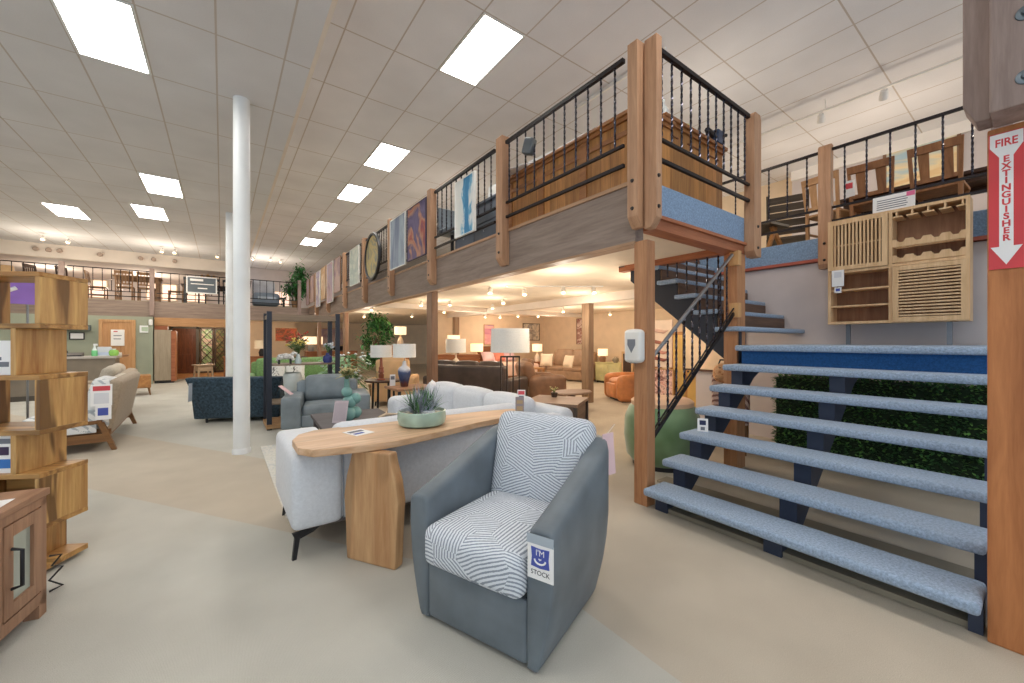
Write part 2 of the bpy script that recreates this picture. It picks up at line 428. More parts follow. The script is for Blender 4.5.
# short side of the corner: blue carpeted edge over a cedar lip
m = MB(); m.box(3.09, 4.86, 2.08, 2.2, 2.56, DK, .01); struct(m.build('trim_9', fabric('blue_edge_carpet', (126, 150, 178), .14, 60), smooth=0))
m = MB(); m.box(3.09, 4.86, 2.05, 2.2, 2.53, 2.56); m.box(3.09, 4.86, 2.08, 2.24, 2.44, 2.53); struct(m.build('trim_10', W_TRIM, smooth=0))
m = MB(); m.box(4.62, 4.74, 2.24, 3.7, 2.44, 2.60); struct(m.build('trim_11', W_TRIMY, smooth=0))
m = MB(); m.box(4.62, 6.66, 3.6, 3.7, 2.5, DK); struct(m.build('trim_12', BLUECARPET, smooth=0))
# stair wall, gallery edge over it
m = MB(); m.box(6.6, 6.7, -4, 3.64, 0, 2.52); struct(m.build('wall_stair', MAUVE, smooth=0))
m = MB(); m.box(6.56, 6.66, -4, 3.6, 2.57, DK, .01); struct(m.build('trim_13', fabric('blue_edge_carpet', (126, 150, 178), .14, 60), smooth=0))
m = MB(); m.box(6.55, 6.66, -4, 3.6, 2.53, 2.57); struct(m.build('trim_14', plain('red_edge_trim', (176, 92, 72), .5), smooth=0))
# upper rooms on the right
m = MB(); m.box(10.3, 10.4, -4, 3.45, DK, ZH); struct(m.build('wall_upper_right', MAUVE, smooth=0))
m = MB(); m.box(10.24, 10.3, -4, 3.45, 5.02, ZH); struct(m.build('trim_15', plain('white_cove', (240, 234, 228), .6, var=.02), smooth=0))
m = MB(); m.box(10.6, 10.7, 3.45, 24, DK, ZH); struct(m.build('wall_upper_far', TAN, smooth=0))
m = MB(); m.box(10.4, 10.6, 3.35, 3.45, DK, ZH); struct(m.build('wall_upper_return', TAN, smooth=0))
# showroom under the gallery
m = MB(); m.box(6.4, 11.8, 13.6, 13.7, 0, 2.52); struct(m.build('wall_showroom_left', TAN, smooth=0))
m = MB(); m.box(11.7, 11.8, 3.0, 13.6, 0, 2.52); struct(m.build('wall_showroom_right', TAN, smooth=0))
m = MB(); m.box(6.9, 7.12, 4.2, 13.6, 2.34, 2.52); struct(m.build('trim_16', SOFFIT, smooth=0))
m = MB(); m.box(3.09, 11.7, 10.8, 11.0, 2.38, 2.52); struct(m.build('trim_17', SOFFIT, smooth=0))
m = MB(); m.box(-1.9, 13, 24.1, 24.2, 0, 2.5); struct(m.build('wall_showroom_back', TAN, smooth=0))
m = MB(); m.box(11.65, 11.7, 3.0, 13.6, 0, .1); m.box(6.4, 11.65, 13.55, 13.6, 0, .1); struct(m.build('baseboard_showroom', CREAM, smooth=0))
# carpet border strip before the stairs
m = MB(); m.box(3.02, 3.16, .2, 2.0, 0, .035); m.box(3.6, 3.78, .2, 2.4, 0, .02); struct(m.build('trim_18', plain('stair_plinth', (150, 140, 122), .8), smooth=0))
m = MB(); m.box(3.16, 3.6, .2, 2.0, 0, .012); struct(m.build('trim_19', plain('stair_well_boards', (96, 84, 66), .8), smooth=0))

# ------------------------------------------------------------------ columns and posts
def column(name, x, y, r, label):
    t = thing(name, label, 'column', (x, y, 0))
    m = MB(); m.lathe([(r, 0), (r, ZL)], n=32); m.build('shaft', WHITE_P, t)
    m = MB(); m.lathe([(r+.012, 0), (r+.012, .05), (r, .07)], n=32); m.build('base_ring', WHITE_P, t)
column('white_column', .205, 6.2, .092, 'nearer thick round white column, running from the carpet to the ceiling')
column('white_column', .17, 11.9, .1, 'farther round white column, showing just left of the nearer one')

def lower_post(x0, x1, y0, y1, z1, label, mat=W_POST):
    m = MB(); m.box(x0, x1, y0, y1, 0, z1, .008); return tag(m.build('wooden_post', mat, smooth=0), label, 'post')
corner = lower_post(2.975, 3.095, 2.08, 2.215, 2.33, 'thick cedar post at the open corner of the gallery, carrying the soap dispenser')
for y, lb in ((6.46, 'brown wooden post under the gallery beam behind the light grey sectional'), (12.6, 'brown wooden post under the gallery beam behind the leafy indoor tree'), (16.7, 'farthest wooden post under the long gallery beam')):
    lower_post(2.98, 3.1, y, y+.22, 2.33, lb, wood('gallery_post', (164, 128, 102), (126, 94, 72), 'Z', 1))
lower_post(6.92, 7.1, 6.42, 6.64, 2.36, 'brown square post in the showroom beside the tan leather recliner', wood('brown_post', (168, 140, 112), (132, 104, 80), 'Z', 1))
lower_post(6.92, 7.1, 13.0, 13.2, 2.36, 'slim brown square post in front of the showroom back wall by the bed', wood('brown_post', (168, 140, 112), (132, 104, 80), 'Z', 1))
lower_post(4.66, 4.86, 2.09, 2.24, 2.44, 'thick cedar post at the head of the lower stair flight', W_POST)

BOLT = plain('dark_bolt', (58, 54, 54), .35, .7)
def chamfer_board(axis, a0, a1, d0, d1, z0, z1):
    """board with its foot cut back toward what it is bolted to; thickness runs a0 (outer) to a1 (inner)"""
    t = a1-a0; poly = [(a1, z0), (a0+t*.55, z0), (a0, z0+.09), (a0, z1), (a1, z1)]
    m = MB(); return m, poly
def rail_post_x(x0, x1, y0, y1, z0, z1, label):
    """board on the -X face of the long gallery"""
    t = thing('railing_post', label, 'post', (0, 0, 0))
    m, poly = chamfer_board('X', x0, x1, y0, y1, z0, z1); m.prism(poly, 'Y', y0, y1, bev=.006); m.build('board', W_RAILPOST, t, 0)
    for z in (z0+.16, z0+.4):
        b = MB(); b.lathe([(0, .012), (.012, .012), (.018, 0)], n=10, M=T(x0, (y0+y1)/2, z, ry=-PI/2)); b.build('bolt', BOLT, t)
    return t
rp = [(2.095, 2.20, 2.43, 4.03, 'tall cedar board bolted on the long side of the gallery corner'),
      (4.12, 4.26, 2.42, 4.06, 'cedar railing post between the bar counter bay and the tall white and blue painting'),
      (6.25, 6.40, 2.42, 4.05, 'cedar railing post right of the purple and orange painting'),
      (8.29, 8.43, 2.42, 4.05, 'cedar railing post between the round picture bay and the misty blue painting'),
      (10.22, 10.37, 2.42, 4.05, 'cedar railing post left of the round black-rimmed picture'),
      (12.24, 12.39, 2.42, 4.05, 'cedar railing post left of the narrow pale canvas'),
      (14.5, 14.66, 2.42, 4.05, 'cedar railing post far down the gallery among the mauve canvases'),
      (16.55, 16.72, 2.42, 4.05, 'last cedar railing post before the far gallery corner')]
for y0, y1, z0, z1, lb in rp: rail_post_x(2.86, 2.974, y0, y1, z0, z1, lb)
t = thing('railing_post', 'tall cedar board bolted on the stair side of the gallery corner', 'post')
m = MB(); m.prism([(2.08, 2.41), (2.02, 2.41), (1.96, 2.49), (1.96, 4.03), (2.08, 4.03)], 'X', 2.935, 3.015, bev=.006); m.build('board', W_RAILPOST, t, 0)
for z in (2.58, 2.84):
    b = MB(); b.lathe([(0, .012), (.012, .012), (.018, 0)], n=10, M=T(2.965, 1.96, z, rx=PI/2)); b.build('bolt', BOLT, t)
t = thing('railing_post', 'round-topped cedar post where the short gallery railing ends above the stairs', 'post')
m = MB(); m.prism([(4.8, 2.46), (4.86, 2.40), (4.98, 2.40), (4.98, 3.97), (4.95, 4.02), (4.83, 4.02), (4.8, 3.97)], 'Y', 1.97, 2.08, bev=.006); m.build('board', W_RAILPOST, t, 0)
for z in (2.5, 2.74):
    b = MB(); b.lathe([(0, .012), (.012, .012), (.018, 0)], n=10, M=T(4.89, 1.97, z, rx=PI/2)); b.build('bolt', BOLT, t)
# wall gallery posts (over the stair wall)
for y0, y1, lb in ((1.72, 1.86, 'round-topped cedar railing post left of the slatted wine cabinet'), (.24, .38, 'greyed railing post right of the slatted wine cabinet')):
    t = thing('railing_post', lb, 'post')
    m = MB(); m.prism([(6.55, 2.41), (6.47, 2.41), (6.44, 2.47), (6.44, 4.02), (6.47, 4.05), (6.55, 4.05)], 'Y', y0, y1, bev=.006); m.build('board', W_RAILPOST if y0 > 1 else W_GREYPOST, t, 0)
    for z in (2.52, 2.74):
        b = MB(); b.lathe([(0, .012), (.012, .012), (.018, 0)], n=10, M=T(6.44, (y0+y1)/2, z, ry=-PI/2)); b.build('bolt', BOLT, t)
# near right post with the bolted upper beam
near = lower_post(2.96, 3.12, -.12, .186, 2.45, 'massive orange cedar post at the right edge carrying the fire extinguisher sign', wood('orange_cedar', (204, 136, 84), (160, 98, 56), 'Z', 1.0))
t = thing('bolted_beam', 'greyed upright beam with two round bolts above the extinguisher sign', 'beam')
m = MB(); m.box(2.74, 2.96, -.3, .166, 2.45, 5.1, .008); m.build('beam_face', W_GREYPOST, t, 0)
m = MB(); m.prism([(.168, 2.47), (.215, 2.47), (.255, 2.56), (.255, 5.1), (.168, 5.1)], 'X', 2.86, 3.0, bev=.006); m.build('side_board', W_GREYPOST, t, 0)
for z in (2.56, 2.83):
    b = MB(); b.lathe([(0, .022), (.012, .022), (.016, .008), (.03, .006), (.032, 0)], n=16, M=T(2.74, .065, z, ry=-PI/2)); b.build('bolt', plain('zinc_bolt', (110, 120, 128), .35, .8), t)

# ------------------------------------------------------------------ railings
def baluster_mesh(h, r=.0085, turns=3):
    """square bar, twisted along its middle"""
    b = MB(); n = 28; bm = b.bm; rings = []
    for i in range(n+1):
        f = i/n; a = turns*2*PI*f; s = r*1.35
        rings.append([bm.verts.new((s*math.cos(a+PI/4+k*PI/2), s*math.sin(a+PI/4+k*PI/2), h*f)) for k in range(4)])
    for i in range(n):
        for k in range(4): bm.faces.new((rings[i][k], rings[i][(k+1) % 4], rings[i+1][(k+1) % 4], rings[i+1][k]))
    return b
BALIRON = plain('twisted_iron', (74, 72, 80), .2, 1.)
bal_o = baluster_mesh(.76).build('baluster', BALIRON, None, 0); BAL_ME = bal_o.data; bpy.data.objects.remove(bal_o)
def baluster(parent, x, y, z, s=1):
    o = bpy.data.objects.new('baluster', BAL_ME); C.objects.link(o); o.parent = parent; o.location = (x, y, z); o.scale = (1, 1, s); return o
def railing(p0, p1, z0, n, label, group=None, rail=3.98, mid=3.21, low=3.03, nrail=.026):
    t = thing('gallery_railing', label, 'railing', (p0[0], p0[1], z0), 0, group)
    d = (p1[0]-p0[0], p1[1]-p0[1])
    for nm, z, r in (('top_rail', rail, nrail), ('middle_rail', mid, .018), ('bottom_rail', low, .02)):
        m = MB(); m.bar((0, 0, z-z0), (d[0], d[1], z-z0), r*1.5, r*1.5); m.build(nm, IRON, t, 0)
    for i in range(n):
        f = (i+.6)/(n+.2); baluster(t, d[0]*f, d[1]*f, mid-z0, (rail-mid)/.76)
    return t
bays = [(2.29, 4.16, 'gallery railing bay in front of the bar counter, corner end'), (4.38, 6.22, 'gallery railing bay behind the tall white and blue painting'),
        (6.42, 8.28, 'gallery railing bay behind the purple and misty blue paintings'), (8.46, 10.2, 'gallery railing bay that holds the round black-rimmed picture'),
        (10.4, 12.2, 'gallery railing bay behind the narrow pale canvas'), (12.42, 14.5, 'gallery railing bay behind the first two mauve canvases'),
        (14.66, 16.55, 'gallery railing bay far down, behind thin canvases'), (16.72, 18.55, 'last bay of the long gallery railing at the far corner')]
for a, b, lb in bays: railing((2.93, a), (2.93, b), DK, 11, lb, 'bays of the long gallery railing')
railing((3.02, 2.03), (4.8, 2.03), DK, 11, 'short gallery railing on the stair side of the corner')
railing((6.5, 1.86), (6.5, 3.55), DK, 7, 'railing above the stair wall, left of its cedar post', nrail=.022)
railing((6.5, .38), (6.5, 1.72), DK, 6, 'railing above the stair wall behind the wine cabinet', nrail=.022)
for a, b, lb in ((-6.2, -4.1, 'far gallery railing behind the bookcase top'), (-4.0, -1.98, 'far gallery railing in front of the pale dining table'), (-1.86, .3, 'far gallery railing behind the framed sign'), (.4, 2.5, 'far gallery railing between the white column and the indoor tree')):
    railing((a, 18.66), (b, 18.66), 2.82, 9, lb, 'bays of the far gallery railing', 3.88, 3.14, 2.98, .02)
for x, lb in ((-4.1, 'far gallery post behind the bookcase'), (-1.97, 'far gallery post left of the framed sign'), (.36, 'far gallery post behind the white column'), (2.6, 'far gallery post in front of the indoor tree')):
    m = MB(); m.prism([(18.6, 2.28), (18.56, 2.28), (18.5, 2.36), (18.5, 3.98), (18.6, 3.98)], 'X', x-.06, x+.06); tag(m.build('railing_post', W_GREYPOST, smooth=0), lb, 'post')

# ------------------------------------------------------------------ stairs
st = thing('staircase', 'open staircase with blue carpeted treads climbing to a landing', 'staircase', (2.87, 1.1, 0))
RISE, RUN = .2, .272
for i in range(7):
    z = RISE*(i+1); x0 = RUN*i; x1 = x0+(.31 if i < 6 else 2.2)
    m = MB(); m.box(x0, min(x1, 3.7), -.9, .95, z-.062, z, .024, seg=3); m.build('tread', BLUECARPET, st)
    if i >= 5:
        m = MB(); m.box(x0+.06+RUN if i == 5 else x0+.5, x0+.1+RUN if i == 5 else x0+.54, -.88, .9, z-.02 if i == 5 else z-.24, z+RISE-.06 if i == 5 else z-.06); m.build('riser' if i == 5 else 'landing_joist', NAVYC, st, 0)
for y in (-.875, .02, .86):
    # sawtooth stringer
    pl = []
    for i in range(7):
        pl += [(RUN*i+.12, RISE*i if i else 0), (RUN*i+.12, RISE*(i+1)-.062), ]
    pl = [(.13, 0), (.13, .138)]
    for i in range(1, 7): pl += [(RUN*i+.13, RISE*i-.062), (RUN*i+.13, RISE*(i+1)-.062)]
    pl += [(RUN*6+.4, 1.338), (RUN*6+.4, 1.16), (RUN*6+.13, 1.05), (.36, 0)]
    m = MB(); m.prism(pl, 'Y', y-(.055 if y > -.5 else .025), y+(.055 if y > -.5 else .025)); m.build('stringer', NAVY, st, 0)
# landing supports
# upper flight, rising along +Y between the landing and the gallery
uf = thing('upper_stair_flight', 'second flight of blue carpeted stairs rising left from the landing', 'staircase', (4.62, 2.05, 1.4))
for i in range(6):
    z = .21*(i+1); y0 = .25*i
    m = MB(); m.box(0, 1.97, y0, y0+.29, z-.055, z, .02, seg=3); m.build('tread', BLUECARPET, uf)
    m = MB(); m.box(.06, 1.97, y0+.25, y0+.265, z-.0, z+.155); m.build('riser', wood('riser_board', (124, 94, 74), (82, 62, 52), 'X', 1), uf, 0)
for x in (.1,):
    pl = [(.03, -.3), (.03, .15)]
    for i in range(1, 6): pl += [(.25*i+.03, .21*i-.055), (.25*i+.03, .21*(i+1)-.055)]
    pl += [(1.5, 1.2), (1.5, .9)]
    m = MB(); m.prism(pl, 'X', x-.03, x+.03); m.build('stringer', DKMETAL, uf, 0)
# slanted hand railing of the lower flight, on the post side
hr = thing('stair_handrail', 'slanted iron handrail with twisted balusters between the corner post and stair post', 'railing', (3.1, 2.1, 0))
m = MB(); m.tube([(-.02, 0, 1.30), (1.46, 0, 2.40)], .018, 12); m.build('top_rail', STEEL, hr)
m = MB(); m.bar((-.02, 0, .58), (1.5, 0, 1.75), .02, .035); m.bar((-.02, 0, .64), (1.5, 0, 1.81), .012, .012); m.build('bottom_rail', IRON, hr, 0)
for i in range(10):
    x = .08+.14*i; baluster(hr, x, 0, .62+x*.77, .66/.76)
for x, z in ((1.5, 1.78), (1.5, 2.36)):
    m = MB(); m.box(x, x+.07, -.05, .05, z-.07, z+.09); m.build('mount_block', wood('pale_block', (222, 178, 126), (190, 142, 92), 'Z', 1), hr, 0)
hr2 = thing('stair_handrail', 'iron handrail of twisted balusters beside the upper stair flight', 'railing', (4.66, 2.2, 1.6))
m = MB(); m.bar((0, 0, .95), (0, 1.1, 1.9), .022, .03); m.build('top_rail', IRON, hr2, 0)
for i in range(8):
    y = .1+.13*i; baluster(hr2, 0, y, .03+y*.86, .9/.76)
# ------------------------------------------------------------------ foreground swivel chair
LEA = leather('grey_chair_leather', (104, 113, 120), .08, .45)
PATT = stripes_mat('stitched_line_fabric', (220, 224, 230), (146, 153, 164), 5., 350., .2)
GOLDTHREAD = plain('dark_seam', (48, 54, 62), .7)
ch = thing('swivel_chair', 'grey leather swivel tub chair with white and grey line patterned cushions, in the foreground', 'armchair', (.962, 1.63, 0), R(-69.1))
def tub_shell():
    b = bmesh.new()
    W, D, rb, th = .86, .90, .27, .125      # outer width, depth, back corner radius, wall thickness
    path = []                                # outer plan line with inward normals, from left front round to right front
    def add(x, y, nx, ny): path.append((x, y, nx, ny))
    for i in range(9): add(-W/2, i/8*(D-rb), 1, 0)
    for i in range(1, 9):
        a = PI - PI/2*i/9; add(-W/2+rb+rb*math.cos(a), D-rb+rb*math.sin(a), -math.cos(a), -math.sin(a))
    for i in range(5): add(-W/2+rb+(W-2*rb)*i/4, D, 0, -1)
    for i in range(1, 9):
        a = PI/2 - PI/2*i/9; add(W/2-rb+rb*math.cos(a), D-rb+rb*math.sin(a), -math.cos(a), -math.sin(a))
    for i in range(9): add(W/2, (D-rb)*(1-i/8), -1, 0)
    rings = []
    for x, y, nx, ny in path:
        f = max(0, min(1, y/(D-.14))); top = .632+.245*(f**1.1)
        if y > D-.14: top = .877
        prof = []
        for zz, o in ((.012, .085), (.04, .07), (.12, .05), (.22, .028), (.34, .01), (.48, 0)): prof.append((o, zz))
        prof += [(0, top-.05), (.006, top-.02), (.022, top-.003), (.05, top)]
        prof += [(th-.03, top), (th-.008, top-.01), (th, top-.035), (th+.01, .40), (th+.01, .015)]
        rings.append([b.verts.new((x+nx*o, y+ny*o, z)) for o, z in prof])
    for A, B in zip(rings, rings[1:]):
        for k in range(len(A)-1): b.faces.new((A[k], A[k+1], B[k+1], B[k]))
        b.faces.new((A[-1], A[0], B[0], B[-1]))
    b.faces.new(rings[0]); b.faces.new(rings[-1][::-1]); bmesh.ops.recalc_face_normals(b, faces=b.faces[:])
    # round the two front edges a little
    fe = [e for e in b.edges if all(abs(v.co.y) < 1e-4 for v in e.verts)]
    bmesh.ops.bevel(b, geom=fe, offset=.014, segments=2, profile=.5, affect='EDGES')
    m = MB(); m._join(b); return m
tub_shell().build('shell', LEA, ch, 50)
m = MB(); m.soft(0, .066, .165, .60, .13, .29, .025, (0, .014, 0)); m.build('front_panel', LEA, ch)
m = MB(); m.soft(0, .42, .2, .54, .5, .24, .02); m.build('seat_base', LEA, ch)
m = MB(); m.soft(0, .28, .41, .585, .66, .20, .05, (0, .012, .03)); m.build('seat_cushion', PATT, ch)
m = MB(); m.soft(0, 0, 0, .64, .17, .56, .06, (.02, .035, .01), M=T(0, .68, .70, rx=-.24)); m.build('back_cushion', PATT, ch)
m = MB(); m.tube([(-.29, .012, .312), (0, .003, .314), (.29, .012, .312)], .005, 6); m.build('seam', GOLDTHREAD, ch)
m = MB(); m.lathe([(.0, 0), (.25, 0), (.25, .022), (.06, .03), (.06, .07), (0, .07)], (0, .38, 0)); m.build('swivel_base', BLACK, ch)
m = MB(); m.box(-.06, .03, .002, .006, .06, .066); m.build('label_tab', BLACK, ch, 0)
# stock card in a clear sleeve, hanging on the right arm front
sc = thing('stock_card', 'white STOCK card with blue smile square hanging on the grey swivel chair arm', 'tag', ch.matrix_basis @ Vector((.372, -.008, .435)), R(-69.1))
m = MB(); m.box(-.062, .062, -.004, 0, -.005, .15); m.build('card', PAPER, sc, 0)
m = MB(); m.prism([(-.044, .05), (0, .046), (.044, .05), (.04, .09), (.044, .132), (0, .128), (-.044, .132), (-.04, .09)], 'Y', -.0055, -.004); m.build('blue_square', BLUEINK, sc, 0)
text_obj('lettering', "I'M", .036, PAPER, sc, T(0, -.0056, .109) @ FY, .0005)
m = MB(); m.tube([(.026*math.cos(a), -.0062, .082+.018*math.sin(a)) for a in [PI+PI*i/10 for i in range(11)]], .004, 6); m.tube([(-.006, -.0062, .087), (0, -.0062, .081), (.006, -.0062, .087)], .0025, 5); m.build('smile', PAPER, sc)
text_obj('lettering', 'STOCK', .028, plain('print_black', (40, 40, 44), .7), sc, T(0, -.0045, .024) @ FY, .0005)
m = MB(); m.box(-.064, .064, -.0065, -.0055, .145, .185); m.build('sleeve_top', plain('clear_sleeve', (170, 180, 190), .15), sc, 0)
# price tag hanging behind the back cushion
pt = thing('price_tag', 'pale pink price tag hanging over the back of the grey swivel chair', 'tag', ch.matrix_basis @ Vector((.405, .78, .66)), R(-69.1+70))
m = MB(); m.bar((0, 0, 0), (0, .02, .24), .095, .003, up=(0, 1, 0)); m.build('card', PINK, pt, 0)
m = MB(); m.tube([(0, .02, .24), (0, -.03, .3)], .002, 5); m.build('string', PAPER, pt)

# ------------------------------------------------------------------ live-edge console table
WCON = wood('pale_live_edge_wood', (230, 198, 164), (194, 150, 110), 'X', .8, .4, knots=.25)
WCONZ = wood('pale_live_edge_wood_leg', (220, 180, 134), (178, 128, 84), 'Z', .8, .45, knots=.35)
co = thing('console_table', 'pale wood live-edge console table on shaped plank legs behind the grey sofa', 'table', (1.3, 2.9, 0))
front = [(-.92, -.12), (-.85, -.24), (-.60, -.30), (-.36, -.31), (-.1, -.26), (.15, -.19), (.42, -.11), (.7, -.07), (.98, -.08)]
back = [(1.02, .25), (.7, .31), (.35, .33), (0, .37), (-.4, .38), (-.75, .36), (-.86, .28), (-.92, .12)]
m = MB(); m.prism(front+back, 'Z', .732, .778, bev=.007); m.build('tabletop', WCON, co, 0)
def plank_leg(M):
    hw = [(0, .195), (.06, .20), (.2, .205), (.42, .22), (.55, .20), (.66, .165), (.728, .15)]
    poly = [(-w, z) for z, w in hw]+[(w, z) for z, w in hw[::-1]]
    m = MB(); m.prism(poly, 'Y', -.04, .04, M=M, bev=.012); return m
plank_leg(T(-.495, -.275, 0, rz=R(-58))).build('leg', WCONZ, co, 0)
plank_leg(T(.62, .12, 0, rz=R(-35))).build('leg', WCONZ, co, 0)
# cards on it
def card(name, label, loc, rz, w, h, tilt, mat, cat='card', bands=(), parent=None):
    t = thing(name, label, cat, loc, rz)
    M = T(rx=tilt)
    m = MB(M); m.box(-w/2, w/2, -.0015, .0015, 0, h); m.build('sheet', mat, t, 0)
    for z0, z1, x0, x1, bm in bands:
        m = MB(M); m.box(x0*w, x1*w, -.003, -.0015, z0*h, z1*h); m.build('print', bm, t, 0)
    return t
card('price_card', 'white price card lying flat on the console table near its left end', (.83, 2.9, .7785), R(20), .15, .17, -PI/2+.02, PAPER, bands=((.55, .8, -.4, .35, PRINTGREY), (.2, .4, -.4, .1, BLUEINK)))
# shallow celadon bowl with a tufted plant
bw = thing('plant_bowl', 'shallow pale green bowl on the console table', 'bowl', (1.285, 2.97, .779))
CELA = plain('celadon_glaze', (168, 190, 172), .25, var=.12, vs=6)
m = MB(); m.lathe([(0, 0), (.15, 0), (.178, .014), (.19, .055), (.186, .112), (.178, .116), (.175, .10), (.18, .055), (.166, .022), (0, .017)], n=36); m.build('bowl_wall', CELA, bw)
SOIL = plain('pebbles', (206, 196, 170), .9, var=.25, vs=40)
m = MB(); m.lathe([(0, .085), (.174, .09)], n=30); m.build('pebble_fill', SOIL, bw)
pl = thing('tufted_grass_plant', 'spiky grey-green grass plant growing in the pale green bowl', 'plant', (1.285, 2.97, .866))
random.seed(3)
GR = [plain('leaf_green', (92, 138, 84), .6, var=.2, vs=8), plain('leaf_grey', (168, 172, 184), .7, var=.2, vs=8), plain('leaf_dark', (52, 96, 58), .6, var=.2, vs=8)]
for gi, (cnt, g) in enumerate(((120, GR[0]), (260, GR[1]), (60, GR[2]))):
    m = MB()
    for i in range(cnt):
        a = random.uniform(0, 2*PI); sp = random.uniform(.1, 1.7 if gi == 1 else 1.0); L = random.uniform(.13, .27)
        m.leaf((.07*random.uniform(-1, 1), .05*random.uniform(-1, 1), 0), (math.cos(a)*sp, math.sin(a)*sp, 1), L, .009, .25*sp)
    m.build('foliage', g, pl)
m = MB(); m.lathe([(0, -.0), (.05, 0), (.058, .05), (0, .05)], (.03, -.05, -.02), 16); m.build('inner_pot', plain('white_pot', (226, 230, 234), .4), pl)
# long tag standing at the right end
card('price_tag', 'grey-brown price tag standing on the right end of the console table', (2.12, 2.78, .80), R(-38), .075, .15, -.12, plain('taupe_card', (158, 142, 142), .6), 'tag', ((.6, .8, -.35, .35, plain('tan_print', (190, 160, 120), .7)), (.2, .45, -.35, .35, plain('tan_print', (190, 160, 120), .7)),))

# ------------------------------------------------------------------ light grey sectional
LG = fabric('pale_grey_upholstery', (214, 217, 222), .03, 40, .85, .2)
so = thing('sectional_sofa', 'pale grey L-shaped sectional sofa behind the console table', 'sofa', (1.6, 3.4, 0))
O = Vector((1.6, 3.4, 0))
def S(m, x0, x1, y0, y1, z0, z1, r=.05, puff=(0, 0, 0)): m.soft((x0+x1)/2-O.x, (y0+y1)/2-O.y, (z0+z1)/2, x1-x0, y1-y0, z1-z0, r, puff)
m = MB(); S(m, .36, .68, 2.88, 3.84, .20, .70, .05, (.006, .006, .006)); m.build('armrest', LG, so)
m = MB(); S(m, .66, 2.92, 2.89, 3.08, .20, .715, .06, (0, .01, 0)); m.build('back_frame', LG, so)
m = MB(); m.tube([(.535-O.x+.14, 2.885-O.y, .23), (.535-O.x+.14, 2.878-O.y, .45), (.535-O.x+.14, 2.885-O.y, .69)], .004, 6); m.build('seam', plain('seam_grey', (150, 160, 172), .8), so)
m = MB(); S(m, .68, 2.4, 3.08, 3.86, .18, .42, .05, (0, 0, .01)); m.build('seat', LG, so)
m = MB(); S(m, .69, 2.5, 3.2, 3.44, .40, .80, .085, (0, 0, .0)); m.build('back_cushion', LG, so)
m = MB(); S(m, 2.72, 2.95, 2.9, 5.85, .18, .76, .09); m.build('back_frame', LG, so)
for a, b in ((3.3, 4.05), (4.06, 4.8), (4.81, 5.5)):
    m = MB(); S(m, 2.50, 2.78, a, b, .40, .835, .09, (.03, 0, .02)); m.build('back_cushion', LG, so)
    m = MB(); S(m, 1.95, 2.62, a, b, .25, .45, .06, (0, 0, .015)); m.build('seat', LG, so)
m = MB(); S(m, 1.95, 2.85, 5.5, 5.78, .16, .64, .08, (.01, .01, .01)); m.build('armrest', LG, so)
m = MB(); m.pillow(.42, .42, .16, M=T(2.5-O.x, 5.36-O.y, .66, rz=R(60), rx=-.2)); m.build('scatter_pillow', LG, so)
m = MB(); S(m, .45, 2.8, 2.98, 3.8, .165, .2, .012); S(m, 2.0, 2.85, 3.0, 5.7, .165, .2, .012); m.build('base_rail', plain('sofa_base_taupe', (120, 112, 112), .7), so)
def blade_leg(x, y, dx, dy):
    m = MB(); m.prism([(-.10, .175), (.07, .175), (.03, .15), (-.055, .13), (-.075, 0), (-.10, 0), (-.085, .14)], 'Y', -.012, .012, M=T(x-O.x, y-O.y, 0, rz=math.atan2(dy, dx))); return m
for x, y, dx, dy in ((.47, 2.97, 1, .15), (.50, 3.76, 1, -.15), (2.75, 3.0, -1, .3), (2.78, 5.6, -1, -.3), (2.05, 5.6, 1, -.3)): blade_leg(x, y, dx, dy).build('leg', BLACK, so)
card('price_tag', 'white tag with a red heading on the sectional sofa arm behind the console', (2.56, 3.33, .80), R(-40), .085, .13, -.35, PAPER, 'tag', ((.6, .9, -.4, .4, RED), (.15, .5, -.3, .3, PRINTGREY)))
# rug
t = NT('faded_rug_weave'); co_ = t.coord(); v = t.noise(co_, 9, 4, .7, 1.5)
RUG = t.out(t.ramp(v, [(.42, (196, 198, 196)), (.5, (222, 218, 208)), (.6, (206, 204, 196))]), .95, 0, .1)
m = MB(); m.box(-1.1, 1.1, -1.35, 1.35, 0, .012); r = tag(m.build('area_rug', RUG, smooth=0), 'pale faded patterned rug reaching out from under the grey sectional', 'rug'); r.location = (1.52, 5.02, 0)

# ------------------------------------------------------------------ left foreground: staggered bookcase
ACA = wood('acacia', (222, 182, 116), (156, 104, 54), 'Z', .8, .42, knots=.85)
ACAX = wood('acacia_flat', (214, 172, 106), (150, 98, 48), 'X', .9, .42, knots=.6)
bk = thing('staggered_bookcase', 'acacia bookcase of staggered open cubes at the left edge', 'bookcase', (-.74, 3.91, 0), R(-30))
# local: +x along the case to the right end (0), depth from y=0 (far) to y=-.31 (near); rows alternate wide and narrow
D0, D1 = -.31, 0
rows = [(.0, .035, 'base'), (.06, .37, 'n'), (.37, .70, 'w'), (.70, 1.02, 'n'), (1.02, 1.345, 'w'), (1.345, 1.63, 'n'), (1.63, 1.90, 'w')]
m = MB(); m.box(-1.3, 0, D0, D1, .025, .06, .004); m.build('plinth_shelf', ACAX, bk, 0)
LEV = (.06, .313, .635, .90, 1.235, 1.55, 1.866)
for i in range(6):
    z0, z1 = LEV[i], LEV[i+1]; wide = i % 2 == 1; e = 0 if wide else -.13
    if i: 
        m = MB(); m.box(-1.3, 0, D0, D1, z0-.03, z0, .004); m.build('shelf', ACAX, bk, 0)
    for x in (e, e-.47 if wide else e-.42, e-.9):
        m = MB(); m.box(x-.03, x, D0+.002, D1-.002, z0, z1-.03, .003); m.build('upright', ACA, bk, 0)
m = MB(); m.box(-1.3, 0, D0, D1, 1.836, 1.866, .004); m.build('shelf', ACAX, bk, 0)
